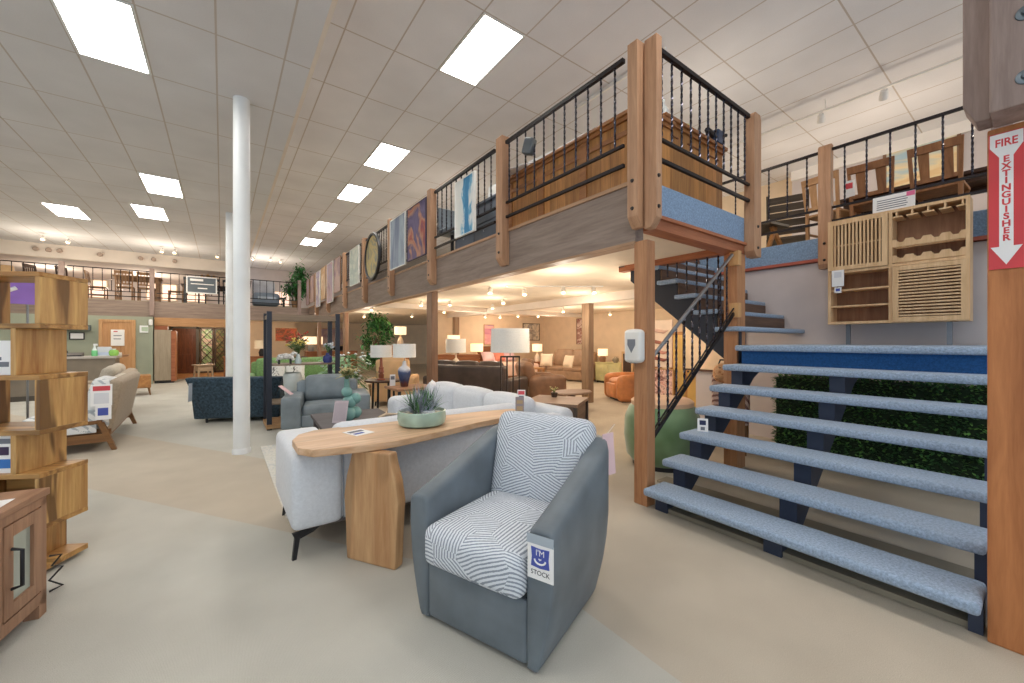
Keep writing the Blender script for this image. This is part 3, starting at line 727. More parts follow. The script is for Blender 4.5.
m = MB(); m.box(-1.3, -.035, -.025, -.01, LEV[1], LEV[2]-.03); m.build('back_panel', ACAX, bk, 0)
for x in (-.15, -1.15):
    m = MB(); m.box(x-.03, x+.03, D0+.03, D1-.03, 0, .03); m.build('foot', ACAX, bk, 0)
Mb = bk.matrix_basis
def onbk(x, y, z): return Mb @ Vector((x, y, z))
# printed cards on its shelves
t = thing('framed_card', 'white framed card standing on the bookcase shelf just above eye level', 'card', onbk(-.30, -.27, 1.2355), R(-30))
m = MB(); m.box(-.11, .11, -.006, 0, 0, .21); m.build('frame', PAPER, t, 0)
m = MB(); m.box(-.1, .1, -.008, -.006, .05, .08); m.box(-.1, .06, -.008, -.006, .09, .11); m.build('print', PRINTGREY, t, 0)
t = thing('price_sign', 'white price sign with a blue footer standing on a lower bookcase shelf', 'sign', onbk(-.30, -.27, .6355), R(-30))
m = MB(); m.box(-.12, .12, -.006, 0, 0, .225); m.build('sheet', PAPER, t, 0)
m = MB(); m.box(-.12, .12, -.008, -.006, .03, .085); m.build('footer', plain('bright_blue', (52, 116, 190), .6), t, 0)
m = MB(); m.box(-.02, .1, -.008, -.006, .11, .16); m.build('print', plain('print_plum', (60, 44, 74), .7), t, 0)
m = MB(); m.box(-.02, .11, -.008, -.006, .18, .21); m.build('print', PRINTGREY, t, 0)
t = thing('wire_ornament', 'small black wire zigzag ornament between the bookcase and the glass-door cabinet', 'ornament', (-.80, 3.4, 0))
m = MB(); pts = [(.0, 0, .006), (.05, .015, .02), (.0, 0, .07), (.05, .015, .13), (.01, 0, .15), (.045, .015, .2), (.0, 0, .21)]; m.tube(pts, .006, 6); m.build('wire', BLACK, t)

# ------------------------------------------------------------------ left foreground: glass-door cabinet
OAK = wood('pale_brown_oak', (186, 146, 116), (140, 102, 78), 'Y', 1, .5)
OAKZ = wood('pale_brown_oak_upright', (182, 142, 112), (138, 100, 76), 'Z', 1, .5)
tv = thing('glass_door_cabinet', 'light oak low cabinet with glass doors and black handle at the lower left', 'cabinet', (-.755, 3.17, 0), R(-10.8))
# local: front face on x=0, right end at y=0, running to y=-1.5
m = MB(); m.box(-.42, .01, -1.5, .01, .625, .66, .004); m.build('top', OAK, tv, 0)
m = MB(); m.box(-.41, -.39, -1.48, 0, .1, .62); m.box(-.41, -.03, -.02, 0, .1, .62); m.box(-.41, -.03, -1.48, -1.46, .1, .62); m.box(-.41, -.03, -1.48, 0, .1, .13); m.box(-.41, -.05, -.74, -.72, .1, .62); m.build('carcass', OAKZ, tv, 0)
m = MB(); m.box(-.03, 0, -.045, 0, .06, .625); m.box(-.03, 0, -1.48, -1.43, .06, .625); m.box(-.03, 0, -.79, -.74, .06, .625); m.box(-.03, 0, -.37, -.32, .13, .58); m.box(-.38, -.002, -.74, -.37, .33, .35); m.box(-.03, 0, -1.48, 0, .58, .625); m.box(-.03, 0, -1.48, 0, .07, .13); m.build('face_frame', OAKZ, tv, 0)
def gdoor(y0, y1, hy):
    m = MB(); w = .06
    m.box(-.024, .004, y0, y0+w, .14, .575, .002); m.box(-.024, .004, y1-w, y1, .14, .575, .002); m.box(-.024, .004, y0+w, y1-w, .14, .2); m.box(-.024, .004, y0+w, y1-w, .515, .575)
    d = m.build('door', OAKZ, tv, 0)
    g = MB(); g.box(-.014, -.010, y0+w, y1-w, .2, .515); g.build('glass_pane', plain('greenish_pane_reflection', (176, 186, 176), .08, 0, .8), d, 0)  # opaque grey-green puts the carpet's reflection into the pane colour
    h = MB(); h.tube([(.004, hy, .27), (.04, hy, .28), (.04, hy, .45), (.004, hy, .46)], .008, 8); h.build('door_handle', BLACK, d)
gdoor(-.315, -.05, -.27); gdoor(-1.42, -.8, -1.0)
for y in (-.03, -1.45):
    for x in (-.03, -.38):
        m = MB(); m.box(x-.03, x+.03, y-.03, y+.03, 0, .1); m.build('foot', OAKZ, tv, 0)
t = thing('paper_sheet', 'sheet of white paper lying on top of the oak cabinet', 'paper', tv.matrix_basis @ Vector((-.16, -.35, .6605)), R(-6))
m = MB(); m.box(-.13, .13, -.2, .2, 0, .001); m.build('sheet', PAPER, t, 0)
m = MB(); m.box(-.1, .1, -.1, .15, .001, .0014); m.build('print', plain('pale_print', (216, 216, 220), .8), t, 0)
# ------------------------------------------------------------------ generic upholstered seats
def sofa(name, label, cat, loc, rz, w, d, h, arm_w, arm_h, seat_h, n, mat, leg=BLACK, leg_h=.12, flare=0., back_t=.2, pad=True, group=None, r=.06):
    """front faces local -y; origin on the floor under the middle"""
    t = thing(name, label, cat, loc, rz, group)
    for s in (-1, 1):
        m = MB(T(s*(w/2-arm_w/2), 0, 0, ry=s*flare)); m.soft(0, 0, (leg_h+arm_h)/2, arm_w, d, arm_h-leg_h, r, (0, .01, .01)); m.build('armrest', mat, t)
    m = MB(); m.soft(0, .02, (leg_h+seat_h-.12)/2, w-2*arm_w+.02, d-.06, seat_h-.12-leg_h, .03); m.build('base', mat, t)
    m = MB(T(0, d/2-back_t/2, 0, rx=-.05)); m.soft(0, 0, (leg_h+h-.06)/2, w-arm_w*1.1, back_t, h-.06-leg_h, .06); m.build('back', mat, t)
    iw = (w-2*arm_w)/n
    for i in range(n):
        x = -w/2+arm_w+iw*(i+.5)
        m = MB(); m.soft(x, -.08, seat_h-.06, iw-.01, d-.28, .16, .05, (0, .01, .03)); m.build('seat_cushion', mat, t)
        m = MB(T(x, d/2-back_t-.07, 0, rx=-.18)); m.soft(0, 0, (seat_h+h)/2+.02, iw-.01, .19, h-seat_h+.02, .075, (0, .04, .02)); m.build('back_cushion', mat, t)
    if leg_h > .03:
        for x in (-w/2+.09, w/2-.09):
            for y in (-d/2+.08, d/2-.08):
                m = MB(); m.tube([(x, y, 0), (x*.985, y*.97, leg_h+.03)], [.014, .02], 8); m.build('leg', leg, t)
    return t
def recliner(name, label, loc, rz, mat, w=.98, d=1.0, h=1.04):
    t = thing(name, label, 'recliner', loc, rz)
    for s in (-1, 1):
        m = MB(); m.soft(s*(w/2-.11), -.02, .33, .23, d-.1, .60, .1, (.015, .02, .03)); m.build('armrest', mat, t)
    m = MB(); m.soft(0, -.05, .25, w-.4, d-.14, .36, .06); m.build('base', mat, t)
    m = MB(); m.soft(0, -.1, .44, w-.42, d-.34, .18, .07, (0, .02, .04)); m.build('seat_cushion', mat, t)
    m = MB(T(0, d/2-.18, .36, rx=-.26)); m.soft(0, 0, .3, w-.2, .26, .62, .11, (0, .04, .02)); m.build('backrest', mat, t)
    m = MB(T(0, d/2-.2, .36, rx=-.26)); m.soft(0, -.08, .56, w-.36, .16, .2, .075, (0, .03, .02)); m.build('head_pillow', mat, t)
    m = MB(); m.soft(0, -d/2+.04, .28, w-.46, .07, .3, .03, (0, .02, 0)); m.build('footrest', mat, t)
    m = MB(); m.box(-w/2+.12, w/2-.12, -d/2+.15, d/2-.12, 0, .1); m.build('plinth', BLACK, t, 0)
    return t
def table_lamp(label, loc, shade, body, h0, sr, sh, shade_mat, parts, sr2=None, n=28, rz=0):
    """parts: list of (name, lathe profile, material); shade between h0 and h0+sh"""
    t = thing('table_lamp', label, 'lamp', loc, rz)
    for nm, prof, mt in parts:
        m = MB(); m.lathe(prof, n=24); m.build(nm, mt, t)
    m = MB(); m.lathe([(sr2 or sr, sh+h0), (sr, h0), (sr-.006, h0), ((sr2 or sr)-.006, sh+h0), (sr2 or sr, sh+h0)], n=n); m.build('lamp_shade', shade_mat, t)
    m = MB(); m.lathe([(0, h0+.03), (.03, h0+.05), (.035, h0+.1), (0, h0+.14)], n=12); m.build('bulb', emit('lamp_bulb', (255, 222, 170), 4), t)
    m = MB(); m.lathe([(.006, h0-.06), (.006, h0+.05)], n=8); m.build('neck', STEEL, t)
    return t
LINEN = fabric('white_linen_shade', (236, 234, 228), .03, 60, .9, .1)
LINENW = fabric('warm_linen_shade', (246, 224, 190), .03, 60, .9, .1)
GLOWSHADE = emit('lit_lamp_shade', (255, 226, 186), 1.1)
def spot(x, y, z, label, aim=(0, 0, -1), bright=9., name='track_spotlight'):
    t = thing(name, label, 'spotlight', (x, y, z))
    d = Vector(aim).normalized(); q = d.to_track_quat('Z', 'Y').to_matrix().to_4x4()
    m = MB(q); m.lathe([(0, -.07), (.035, -.07), (.045, -.04), (.05, .06), (.044, .06), (.04, .0)], n=14); m.build('can', CANWHITE, t)
    m = MB(q); m.lathe([(0, .035), (.042, .035)], n=14); m.build('bulb', emit('spot_bulb_%g' % bright, (255, 214, 158), bright), t)
    m = MB(); m.tube([(0, 0, 0), (0, 0, .09)], .008, 6); m.build('stem', CANWHITE, t)
    return t

# ------------------------------------------------------------------ left middle: beige seats seen from behind
BEI = fabric('taupe_upholstery', (164, 148, 128), .08, 40)
WALN = wood('brown_ash', (146, 104, 62), (104, 70, 40), 'Y', 1)
THROW = stripes_mat('grey_white_throw', (226, 226, 224), (176, 182, 186), 5., 60., .45)
t = thing('wood_frame_sofa', 'taupe sofa with brown wooden end frames and a throw, at the left', 'sofa', (-1.57, 8.45, 0), R(-88))
# front faces -X; the near end is local +x
for s in (-1, 1):
    x = s*1.06
    m = MB(); m.prism([(-.40, .34), (.22, .36), (.26, .36), (.26, .41), (-.42, .39)], 'X', x-.04, x+.04, bev=.008); m.build('arm_rail', WALN, t, 0)
    m = MB(); m.prism([(-.42, .34), (-.35, .34), (-.33, 0), (-.37, 0)], 'X', x-.035, x+.035, bev=.006); m.build('leg', WALN, t, 0)
    m = MB(); m.prism([(.21, .38), (.28, .38), (.40, 0), (.35, 0)], 'X', x-.035, x+.035, bev=.006); m.build('leg', WALN, t, 0)
    m = MB(); m.box(x-.03, x+.03, -.36, .31, .12, .23); m.build('side_rail', WALN, t, 0)
m = MB(); m.box(-1.03, 1.03, -.38, .34, .2, .28); m.build('base', WALN, t, 0)
m = MB(T(0, .26, .20, rx=-.17)); m.soft(0, 0, .36, 2.06, .15, .74, .05, (0, .015, .01)); m.build('back', BEI, t)
for i in (-1, 1):
    m = MB(); m.soft(i*.5, -.05, .36, .99, .72, .18, .05, (0, 0, .03)); m.build('seat_cushion', BEI, t)
    m = MB(T(i*.5, .14, .42, rx=-.28)); m.soft(0, 0, .24, .98, .18, .50, .07, (0, .03, .02)); m.build('back_cushion', fabric('stone_cushion', (186, 176, 160), .06, 40), t)
cov = MB(); cov.soft(.72, -.06, .385, .66, .78, .19, .05, (0, 0, .03)); cov.soft(0, 0, .24, .62, .235, .56, .07, M=T(.72, .14, .44, rx=-.28)); cov.soft(1.075, -.04, .40, .025, .5, .30, .012)
c = tag(cov.build('throw_blanket', THROW), 'grey and white striped throw draped over the near end of the wooden-frame sofa', 'blanket'); c.location = (-1.57, 8.45, 0); c.rotation_euler = (0, 0, R(-88))
card('price_card', 'white price card with a red heading on the throw of the wooden-frame sofa', (-1.27, 7.335, .60), R(0), .2, .28, -.06, PAPER, 'tag', ((.7, .92, -.4, .4, RED), (.1, .6, -.35, .35, plain('pale_print', (216, 216, 220), .8))))
card('stock_card', 'small white stock card with blue square below the red-headed card', (-1.25, 7.33, .42), R(0), .15, .18, 0, PAPER, 'tag', ((.3, .85, -.35, .3, BLUEINK),))
def long_back(label, loc, rz, L):
    t = thing('taupe_sofa', label, 'sofa', loc, rz, None)
    m = MB(T(0, .38, .12, rx=-.16)); m.soft(0, 0, .36, L, .2, .74, .07, (0, .02, .01)); m.build('back', BEI, t)
    m = MB(); m.soft(0, -.05, .27, L-.1, .8, .28, .05); m.build('base', BEI, t)
    for s in (-1, 1):
        m = MB(); m.soft(s*(L/2-.1), -.06, .36, .2, .82, .48, .07); m.build('armrest', BEI, t)
    for i in (-1, 1):
        m = MB(); m.soft(i*L*.21, -.1, .46, L*.41, .66, .14, .05, (0, 0, .03)); m.build('seat_cushion', BEI, t)
        m = MB(T(i*L*.21, .22, .5, rx=-.2)); m.soft(0, 0, .24, L*.41, .2, .44, .08, (0, .03, .03)); m.build('back_cushion', fabric('stone_cushion', (186, 176, 160), .06, 40), t)
    for x in (-L/2+.1, 0, L/2-.1):
        for y in (-.36, .42):
            m = MB(); m.box(x-.03, x+.03, y-.03, y+.03, 0, .14); m.build('leg', BLACK, t, 0)
    return t
long_back('taupe sofa seen from behind, nearest to the two-drawer nightstand', (-2.05, 11.2, 0), R(-86), 2.2)
# nightstand on splayed legs
t = thing('nightstand', 'small honey oak nightstand on splayed legs before the sage wall', 'nightstand', (-1.80, 14.6, 0), R(8))
HON = wood('honey_oak', (206, 150, 92), (160, 108, 60), 'Y', 1)
m = MB(); m.box(-.22, .22, -.3, .3, .50, .53); m.box(-.22, .22, -.3, -.27, .2, .5); m.box(-.22, .22, .27, .3, .2, .5); m.box(-.22, .22, -.3, .3, .2, .23); m.box(-.22, -.2, -.3, .3, .2, .5); m.build('case', HON, t, 0)
m = MB(); m.box(-.2, .215, -.26, .26, .23, .36); m.build('drawer', HON, t, 0)
m = MB(); m.box(-.19, .1, -.26, .26, .37, .49); m.build('niche_shade_block', plain('niche_shade', (60, 40, 28), .8), t, 0)  # solid dark block, its colour stands for the shade inside the niche
for x in (-.18, .18):
    for y in (-.26, .26):
        m = MB(); m.tube([(x*1.15, y*1.15, 0), (x, y, .21)], [.014, .024], 8); m.build('leg', WALN, t)
# reception counter
t = thing('reception_counter', 'grey-topped reception counter behind the taupe sofas', 'counter', (-3.95, 14.6, 0))
m = MB(); m.box(-2.2, 1.72, -.05, .62, 1.0, 1.06, .006); m.build('countertop', plain('counter_top', (184, 176, 166), .35), t, 0)
m = MB(); m.box(-2.15, 1.68, .0, .55, 0, 1.0); m.build('front_panel', plain('counter_front', (132, 120, 104), .6), t, 0)
m = MB(); m.box(-2.17, 1.70, -.012, .0, 0, .12); m.build('kick_board', plain('counter_kick', (80, 72, 62), .6), t, 0)
m = MB(); m.box(1.35, 1.72, .62, 1.5, 1.0, 1.06); m.build('return_top', wood('counter_return', (186, 136, 96), (150, 104, 70), 'Y', 1), t, 0)
t = thing('spray_bottle', 'clear spray bottle with green liquid on the reception counter', 'bottle', (-2.68, 14.75, 1.06))
GREENL = plain('green_liquid', (120, 205, 140), .2)
m = MB(); m.lathe([(0, 0), (.055, 0), (.06, .02), (.058, .14), (.05, .15), (0, .15)], n=14); m.build('liquid_body', GREENL, t)
m = MB(); m.lathe([(.05, .15), (.03, .2), (.02, .24), (.02, .27), (0, .27)], n=14); m.build('neck', plain('clear_plastic', (222, 232, 228), .15), t)
m = MB(); m.box(-.02, .06, -.02, .02, .27, .32, .006); m.build('trigger_head', WHITE_P, t, 0)
t = thing('glass_cleaner_jar', 'round bright green jar on the reception counter', 'jar', (-2.32, 14.75, 1.06))
m = MB(); m.lathe([(0, 0), (.07, 0), (.095, .04), (.1, .1), (.08, .15), (.04, .16), (0, .16)], n=16); m.build('body', plain('lime_jar', (150, 205, 100), .25), t)
m = MB(); m.lathe([(.04, .16), (.045, .19), (0, .19)], n=16); m.build('lid', WHITE_P, t)
t = thing('document_box', 'pale grey document stand beside the green jar on the counter', 'box', (-2.52, 14.87, 1.06))
m = MB(); m.prism([(-.09, 0), (.09, 0), (.04, .24), (.02, .24)], 'X', -.13, .13, M=T(rz=0)); m.build('stand', plain('pale_grey_board', (190, 194, 200), .5), t, 0)
m = MB(); m.box(-.12, .12, -.005, 0, .02, .2, M=T(0, -.085, .01, rx=-.48)); m.build('sheet', plain('blueish_sheet', (172, 182, 206), .7), t, 0)
t = thing('desk_phone', 'black telephone lying on the reception counter', 'telephone', (-3.05, 14.75, 1.06))
m = MB(); m.prism([(-.12, 0), (.14, 0), (.14, .1), (-.12, .03)], 'X', -.2, .16, bev=.01); m.build('base', BLACK, t, 0)
m = MB(); m.tube([(-.16, -.08, .07), (-.16, -.06, .12), (-.16, .12, .15), (-.16, .16, .1)], [.03, .02, .02, .03], 8); m.build('handset', BLACK, t)
t = thing('paper_stack', 'stack of white papers at the right end of the reception counter', 'papers', (-2.36, 15.0, 1.06))
m = MB(); m.box(-.2, .14, -.13, .13, 0, .08); m.build('sheets', PAPER, t, 0)
# things on the sage wall
def wallsign(name, label, cat, x0, x1, z0, z1, frame, sheet, prints=(), y=18.2, border=.03):
    t = thing(name, label, cat, ((x0+x1)/2, y, (z0+z1)/2)); w, h = (x1-x0)/2, (z1-z0)/2
    m = MB(); m.box(-w, w, -.03, 0, -h, h, .004); m.build('frame', frame, t, 0)
    m = MB(); m.box(-w+border, w-border, -.034, -.03, -h+border, h-border); m.build('sheet', sheet, t, 0)
    for a0, a1, b0, b1, mm in prints:
        m = MB(); m.box(a0*w, a1*w, -.036, -.034, b0*h, b1*h); m.build('print', mm, t, 0)
    return t
wallsign('door_notice', 'white notice with red print taped to the oak door', 'notice', -2.92, -2.60, 1.30, 1.83, PAPER, PAPER, ((-.6, .0, .7, .82, RED), (-.6, .6, .2, .3, PRINTGREY), (-.6, .5, -.2, -.1, PRINTGREY)), 18.14, .004)
wallsign('wall_thermostat', 'white thermostat box on the sage wall right of the oak door', 'thermostat', -2.24, -1.98, 1.74, 1.98, WHITE_P, plain('lcd_green', (178, 196, 172), .4), (), 18.2, .05)
wallsign('framed_notice', 'black-framed white notice on the sage wall, left of the oak door', 'notice', -3.86, -3.52, 1.50, 1.73, BLACK, PAPER)
t = thing('wall_awning_shelf', 'dark ledge shelf above the framed notice on the sage wall', 'shelf', (-3.66, 18.2, 1.8))
m = MB(); m.prism([(-.2, 0), (0, 0), (0, .16), (-.1, .12)], 'X', -.28, .28); m.build('ledge', plain('slate_ledge', (64, 76, 80), .6), t, 0)
for i in range(3):
    m = MB(); m.lathe([(0, 0), (.04, 0), (.05, .08), (.02, .1), (0, .1)], (-.14+.14*i, -.08, .12), 10); m.build('ornament', BLACK, t)
t = thing('wall_camera', 'white security light on the corner of the sage wall', 'lamp', (-1.96, 18.14, 2.08))
m = MB(); m.lathe([(0, -.1), (.05, -.08), (.06, 0), (.05, .1), (0, .12)], n=14); m.build('housing', WHITE_P, t)
m = MB(); m.box(-.02, .02, 0, .06, .0, .04); m.build('bracket', WHITE_P, t, 0)
# tall open cabinet by the hallway, lattice doors
t = thing('tall_cabinet', 'tall greyed cabinet standing at the mouth of the hallway', 'cabinet', (-1.56, 18.35, 0))
GRC = wood('limed_cabinet', (178, 164, 142), (150, 136, 116), 'Z', 1)
m = MB(); m.box(-.3, .13, -.25, .2, .1, 1.84); m.build('side_panel', GRC, t, 0)
m = MB(); m.box(.13, .24, -.22, .18, .06, 1.82); m.build('door_edge', W_TRIM, t, 0)
m = MB(); m.box(-.3, .2, -.2, .2, 0, .1); m.build('plinth', BLACK, t, 0)
m = MB(); m.box(.24, .27, -.2, .17, .06, 1.8); m.build('open_door', wood('orange_door_edge', (190, 122, 70), (150, 90, 48), 'Z', 1), t, 0)
LATT = plain('dark_lattice', (70, 50, 36), .5)
def lattice(x0, x1, label, pane):
    t = thing('lattice_screen', label, 'screen', ((x0+x1)/2, 22.9, 0)); w = (x1-x0)/2
    m = MB(); m.box(-w, -w+.05, -.03, .03, 0, 2.05); m.box(w-.05, w, -.03, .03, 0, 2.05); m.box(-w, w, -.03, .03, 2.0, 2.05); m.box(-w, w, -.03, .03, 0, .1); m.build('frame', LATT, t, 0)
    m = MB(); k = 4; hz = 1.9/k
    for i in range(k):
        z = .1+hz*i; m.bar((-w+.04, 0, z), (w-.04, 0, z+hz), .03, .03, (0, 1, 0)); m.bar((w-.04, 0, z), (-w+.04, 0, z+hz), .03, .03, (0, 1, 0)); m.bar((-w+.04, 0, z+hz/2), (0, 0, z), .02, .02, (0, 1, 0)); m.bar((w-.04, 0, z+hz/2), (0, 0, z+hz), .02, .02, (0, 1, 0))
    m.build('lattice_bars', LATT, t, 0)
    m = MB(); m.box(-w+.05, w-.05, .035, .04, .1, 2.0); m.build('backing', pane, t, 0)
lattice(-.80, -.32, 'dark diamond lattice screen beside the dark hallway door', art('garden_blur_panel', [(150, 110, 90), (236, 204, 186), (140, 186, 116), (250, 240, 232)], 2., 2, 3))
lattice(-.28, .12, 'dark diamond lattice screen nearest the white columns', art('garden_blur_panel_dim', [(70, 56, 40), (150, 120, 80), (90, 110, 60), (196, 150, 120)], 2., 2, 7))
t = thing('side_table', 'small pale wooden table at the hallway mouth behind the blue loveseat', 'table', (-.55, 18.4, 0), R(20))
PALEW = wood('pale_table_wood', (206, 180, 150), (172, 144, 112), 'X', 1)
m = MB(); m.box(-.28, .28, -.25, .25, .56, .60, .01); m.build('tabletop', PALEW, t, 0)
for x in (-.22, .22):
    for y in (-.2, .2):
        m = MB(); m.bar((x, y, 0), (x*.9, y*.9, .56), .045, .045); m.build('leg', PALEW, t, 0)
m = MB(); m.box(-.2, .2, -.2, .2, .36, .54); m.build('apron_drawer', PALEW, t, 0)

# purple display sign and cartons seen over the bookcase
t = thing('purple_sign', 'purple hanging banner panel seen through the top of the bookcase', 'sign', (-2.75, 9.3, 2.0), R(28))
m = MB(); m.box(-.5, .42, -.02, .02, .02, .36, .004); m.build('panel', plain('lavender', (150, 112, 196), .6), t, 0)
m = MB(); m.tube([(.12, -.025, .2), (.22, -.025, .26)], .03, 10); m.build('swoosh', PAPER, t)
m = MB(); m.box(-.55, .45, -.08, .08, .40, .44); m.build('header_board', plain('deep_lavender', (128, 92, 176), .6), t, 0)
for x in (-.4, .34):
    m = MB(); m.box(x-.012, x+.012, -.012, .012, -2.0, .42); m.build('pole', STEEL, t, 0)
t = thing('cardboard_carton', 'open cardboard carton on the far gallery above the purple sign', 'box', (-5.8, 19.3, 2.85), R(12))
CARD = plain('cardboard', (206, 170, 126), .8)
m = MB(); m.box(-.5, .5, -.3, .3, .0, .95); m.build('carton_body', CARD, t, 0)
m = MB(); m.box(-.34, .5, -.31, -.3, .35, .6); m.build('white_label', PAPER, t, 0)
m = MB(); m.box(-.3, .45, -.312, -.3, .18, .3); m.build('black_print', BLACK, t, 0)

# ------------------------------------------------------------------ centre: blue loveseat, etagere, grey leather chair
BLU = fabric('dark_teal_velvet', (54, 70, 82), .35, 26, .85, .3)
t = thing('dark_blue_loveseat', 'dark teal flared loveseat seen from behind, just past the white column', 'sofa', (.40, 8.98, 0), R(154))
def flared(m, w0, w1, d0, d1, z0, z1, bev=.04):
    b = bmesh.new(); q = [b.verts.new(p) for p in [(-w0, d0[0], z0), (w0, d0[0], z0), (w0, d0[1], z0), (-w0, d0[1], z0), (-w1, d1[0], z1), (w1, d1[0], z1), (w1, d1[1], z1), (-w1, d1[1], z1)]]
    for f in ((3, 2, 1, 0), (4, 5, 6, 7), (0, 1, 5, 4), (1, 2, 6, 5), (2, 3, 7, 6), (3, 0, 4, 7)): b.faces.new([q[i] for i in f])
    bmesh.ops.bevel(b, geom=b.edges[:], offset=bev, segments=3, profile=.6, affect='EDGES'); return m._join(b)
m = MB(); flared(m, .52, .78, (.24, .42), (.32, .54), .07, .81); m.build('back', BLU, t)
for s in (-1, 1):
    m = MB(T(s*.60, 0, 0)); flared(m, .09, .12, (-.40, .42), (-.46, .46), .07, .56, .03); m.build('armrest', BLU, t)
m = MB(); m.soft(0, -.03, .23, 1.06, .78, .28, .04); m.build('base', BLU, t)
m = MB(); m.soft(0, -.06, .42, 1.02, .66, .15, .05, (0, 0, .02)); m.build('seat_cushion', BLU, t)
for x in (-.5, .5):
    for y in (-.34, .38):
        m = MB(); m.tube([(x, y, 0), (x, y, .13)], [.018, .025], 8); m.build('leg', BLACK, t)
card('price_tag', 'plain pale tag hanging off the left side of the dark teal loveseat', (-.43, 8.5, .44), R(64), .1, .3, .02, plain('pale_blue_card', (196, 206, 218), .6), 'tag')
# etagere / open frame
et = thing('etagere', 'tall open charcoal metal frame with wood top bar by the grey leather chair', 'shelving', (1.14, 7.85, 0))
for x in (-.52, .52):
    for y in (-.32, .3):
        m = MB(); m.box(x-.035, x+.035, y-.03, y+.03, 0, 1.93); m.build('upright', DKMETAL, et, 0)
WTOP = wood('grey_brown_shelf', (150, 132, 112), (116, 98, 80), 'X', 1)
for y in (-.32, .3):
    m = MB(); m.box(-.485, .485, y-.02, y+.02, 1.80, 1.89); m.build('top_bar', WTOP, et, 0)
for x in (-.52, .52):
    m = MB(); m.box(x-.02, x+.02, -.29, .27, 1.82, 1.88); m.build('side_bar', WTOP, et, 0)
m = MB(); m.box(-.5, .5, -.3, .28, 1.035, 1.06); m.build('shelf', WTOP, et, 0)
m = MB(); m.box(-.5, .5, -.3, .28, .40, .43); m.build('shelf', WTOP, et, 0)
m = MB(); m.box(-.56, .56, -.36, .34, .02, .09); m.build('plinth', wood('pine_plinth', (196, 156, 112), (160, 120, 80), 'X', 1), et, 0)
# on its shelf
def vase(name, label, loc, prof, mat, cat='vase'):
    t = thing(name, label, cat, loc); m = MB(); m.lathe(prof, n=20); m.build('body', mat, t)
    m = MB(); m.lathe([(prof[-1][0]*.9, prof[-1][1]-.004), (prof[-1][0]*1.04, prof[-1][1]), (prof[-1][0]*.9, prof[-1][1]+.006)], n=20); m.build('rim', mat, t); return t
vase('cobalt_vase', 'small cobalt blue vase on the right half of the etagere shelf', (1.53, 7.7, 1.06), [(0, 0), (.06, 0), (.08, .05), (.075, .11), (.03, .14), (.028, .17)], plain('cobalt', (58, 66, 128), .2))
vase('bud_vase', 'clear pale bud vase on the etagere shelf beneath yellow flowers', (1.06, 7.7, 1.06), [(0, 0), (.05, 0), (.055, .06), (.03, .12), (.03, .16)], plain('pale_glass_glaze', (190, 206, 208), .15))
vase('tall_white_urn', 'tall white ceramic urn standing on the lower etagere shelf', (.98, 7.75, .43), [(0, 0), (.1, 0), (.13, .2), (.145, .42), (.13, .46), (.12, .47)], plain('white_ceramic', (206, 212, 208), .3))
def flowers(name, label, loc, n, spread, h, leafm, petal, pr=.02, cat='flowers'):
    t = thing(name, label, cat, loc); random.seed(hash(label) % 1000 if False else len(label))
    st = MB(); lf = MB(); ft = MB()
    for i in range(n):
        a = random.uniform(0, 2*PI); r = spread*random.uniform(.1, 1); z = h*random.uniform(.55, 1)
        st.tube([(0, 0, 0), (r*.4*math.cos(a), r*.4*math.sin(a), z*.6), (r*math.cos(a), r*math.sin(a), z)], .004, 5)
        for k in range(4): lf.leaf((r*.6*math.cos(a), r*.6*math.sin(a), z*random.uniform(.4, .9)), (random.uniform(-1, 1), random.uniform(-1, 1), random.uniform(0, .8)), spread*.55, spread*.2)
        for k in range(3):
            ft.lathe([(0, -pr*.6), (pr, 0), (pr*.6, pr*.6), (0, pr*.7)], (r*math.cos(a)+random.uniform(-1, 1)*pr*1.4, r*math.sin(a)+random.uniform(-1, 1)*pr*1.4, z+random.uniform(-1, 1)*pr), 7)
    st.build('stems', plain('stem_green', (84, 110, 62), .7), t); lf.build('leaves', leafm, t); ft.build('petals', petal, t); return t
flowers('yellow_flowers', 'spray of yellow flowers rising from the bud vase on the etagere', (1.06, 7.7, 1.2), 14, .2, .3, plain('sage_leaf', (120, 140, 92), .7, var=.2), plain('yellow_petals', (226, 208, 110), .7))
flowers('white_flowers', 'white flowers in the cobalt vase on the etagere', (1.53, 7.7, 1.22), 10, .12, .2, GR[0], plain('white_petals', (226, 228, 236), .7))
t = thing('horse_sculpture', 'black and white carved animal figure on the left end of the etagere shelf', 'sculpture', (.86, 7.66, 1.06))
m = MB(); m.tube([(-.12, 0, .05), (-.08, 0, .12), (.02, 0, .13), (.09, 0, .12), (.12, 0, .06)], [.02, .05, .055, .045, .03], 10); m.tube([(.08, 0, .12), (.13, 0, .19), (.18, 0, .17)], [.035, .03, .02], 8); m.build('body', plain('bone_white', (224, 222, 214), .5, var=.25, vs=30), t)
for x in (-.09, .08):
    m = MB(); m.box(x-.015, x+.015, -.03, .03, 0, .1); m.build('leg', BLACK, t, 0)
# grey leather armchair
gl = sofa('grey_leather_armchair', 'wide grey leather armchair with thin black legs behind the coffee table', 'armchair', (1.37, 6.88, 0), R(-12), 1.22, .92, .86, .26, .62, .46, 1, leather('slate_leather', (122, 132, 138), .08), BLACK, .16, r=.03)
card('price_tag', 'pinkish tag on the left arm of the grey leather armchair', (.86, 6.85, .632), R(60), .12, .22, -.9, PINK, 'tag')
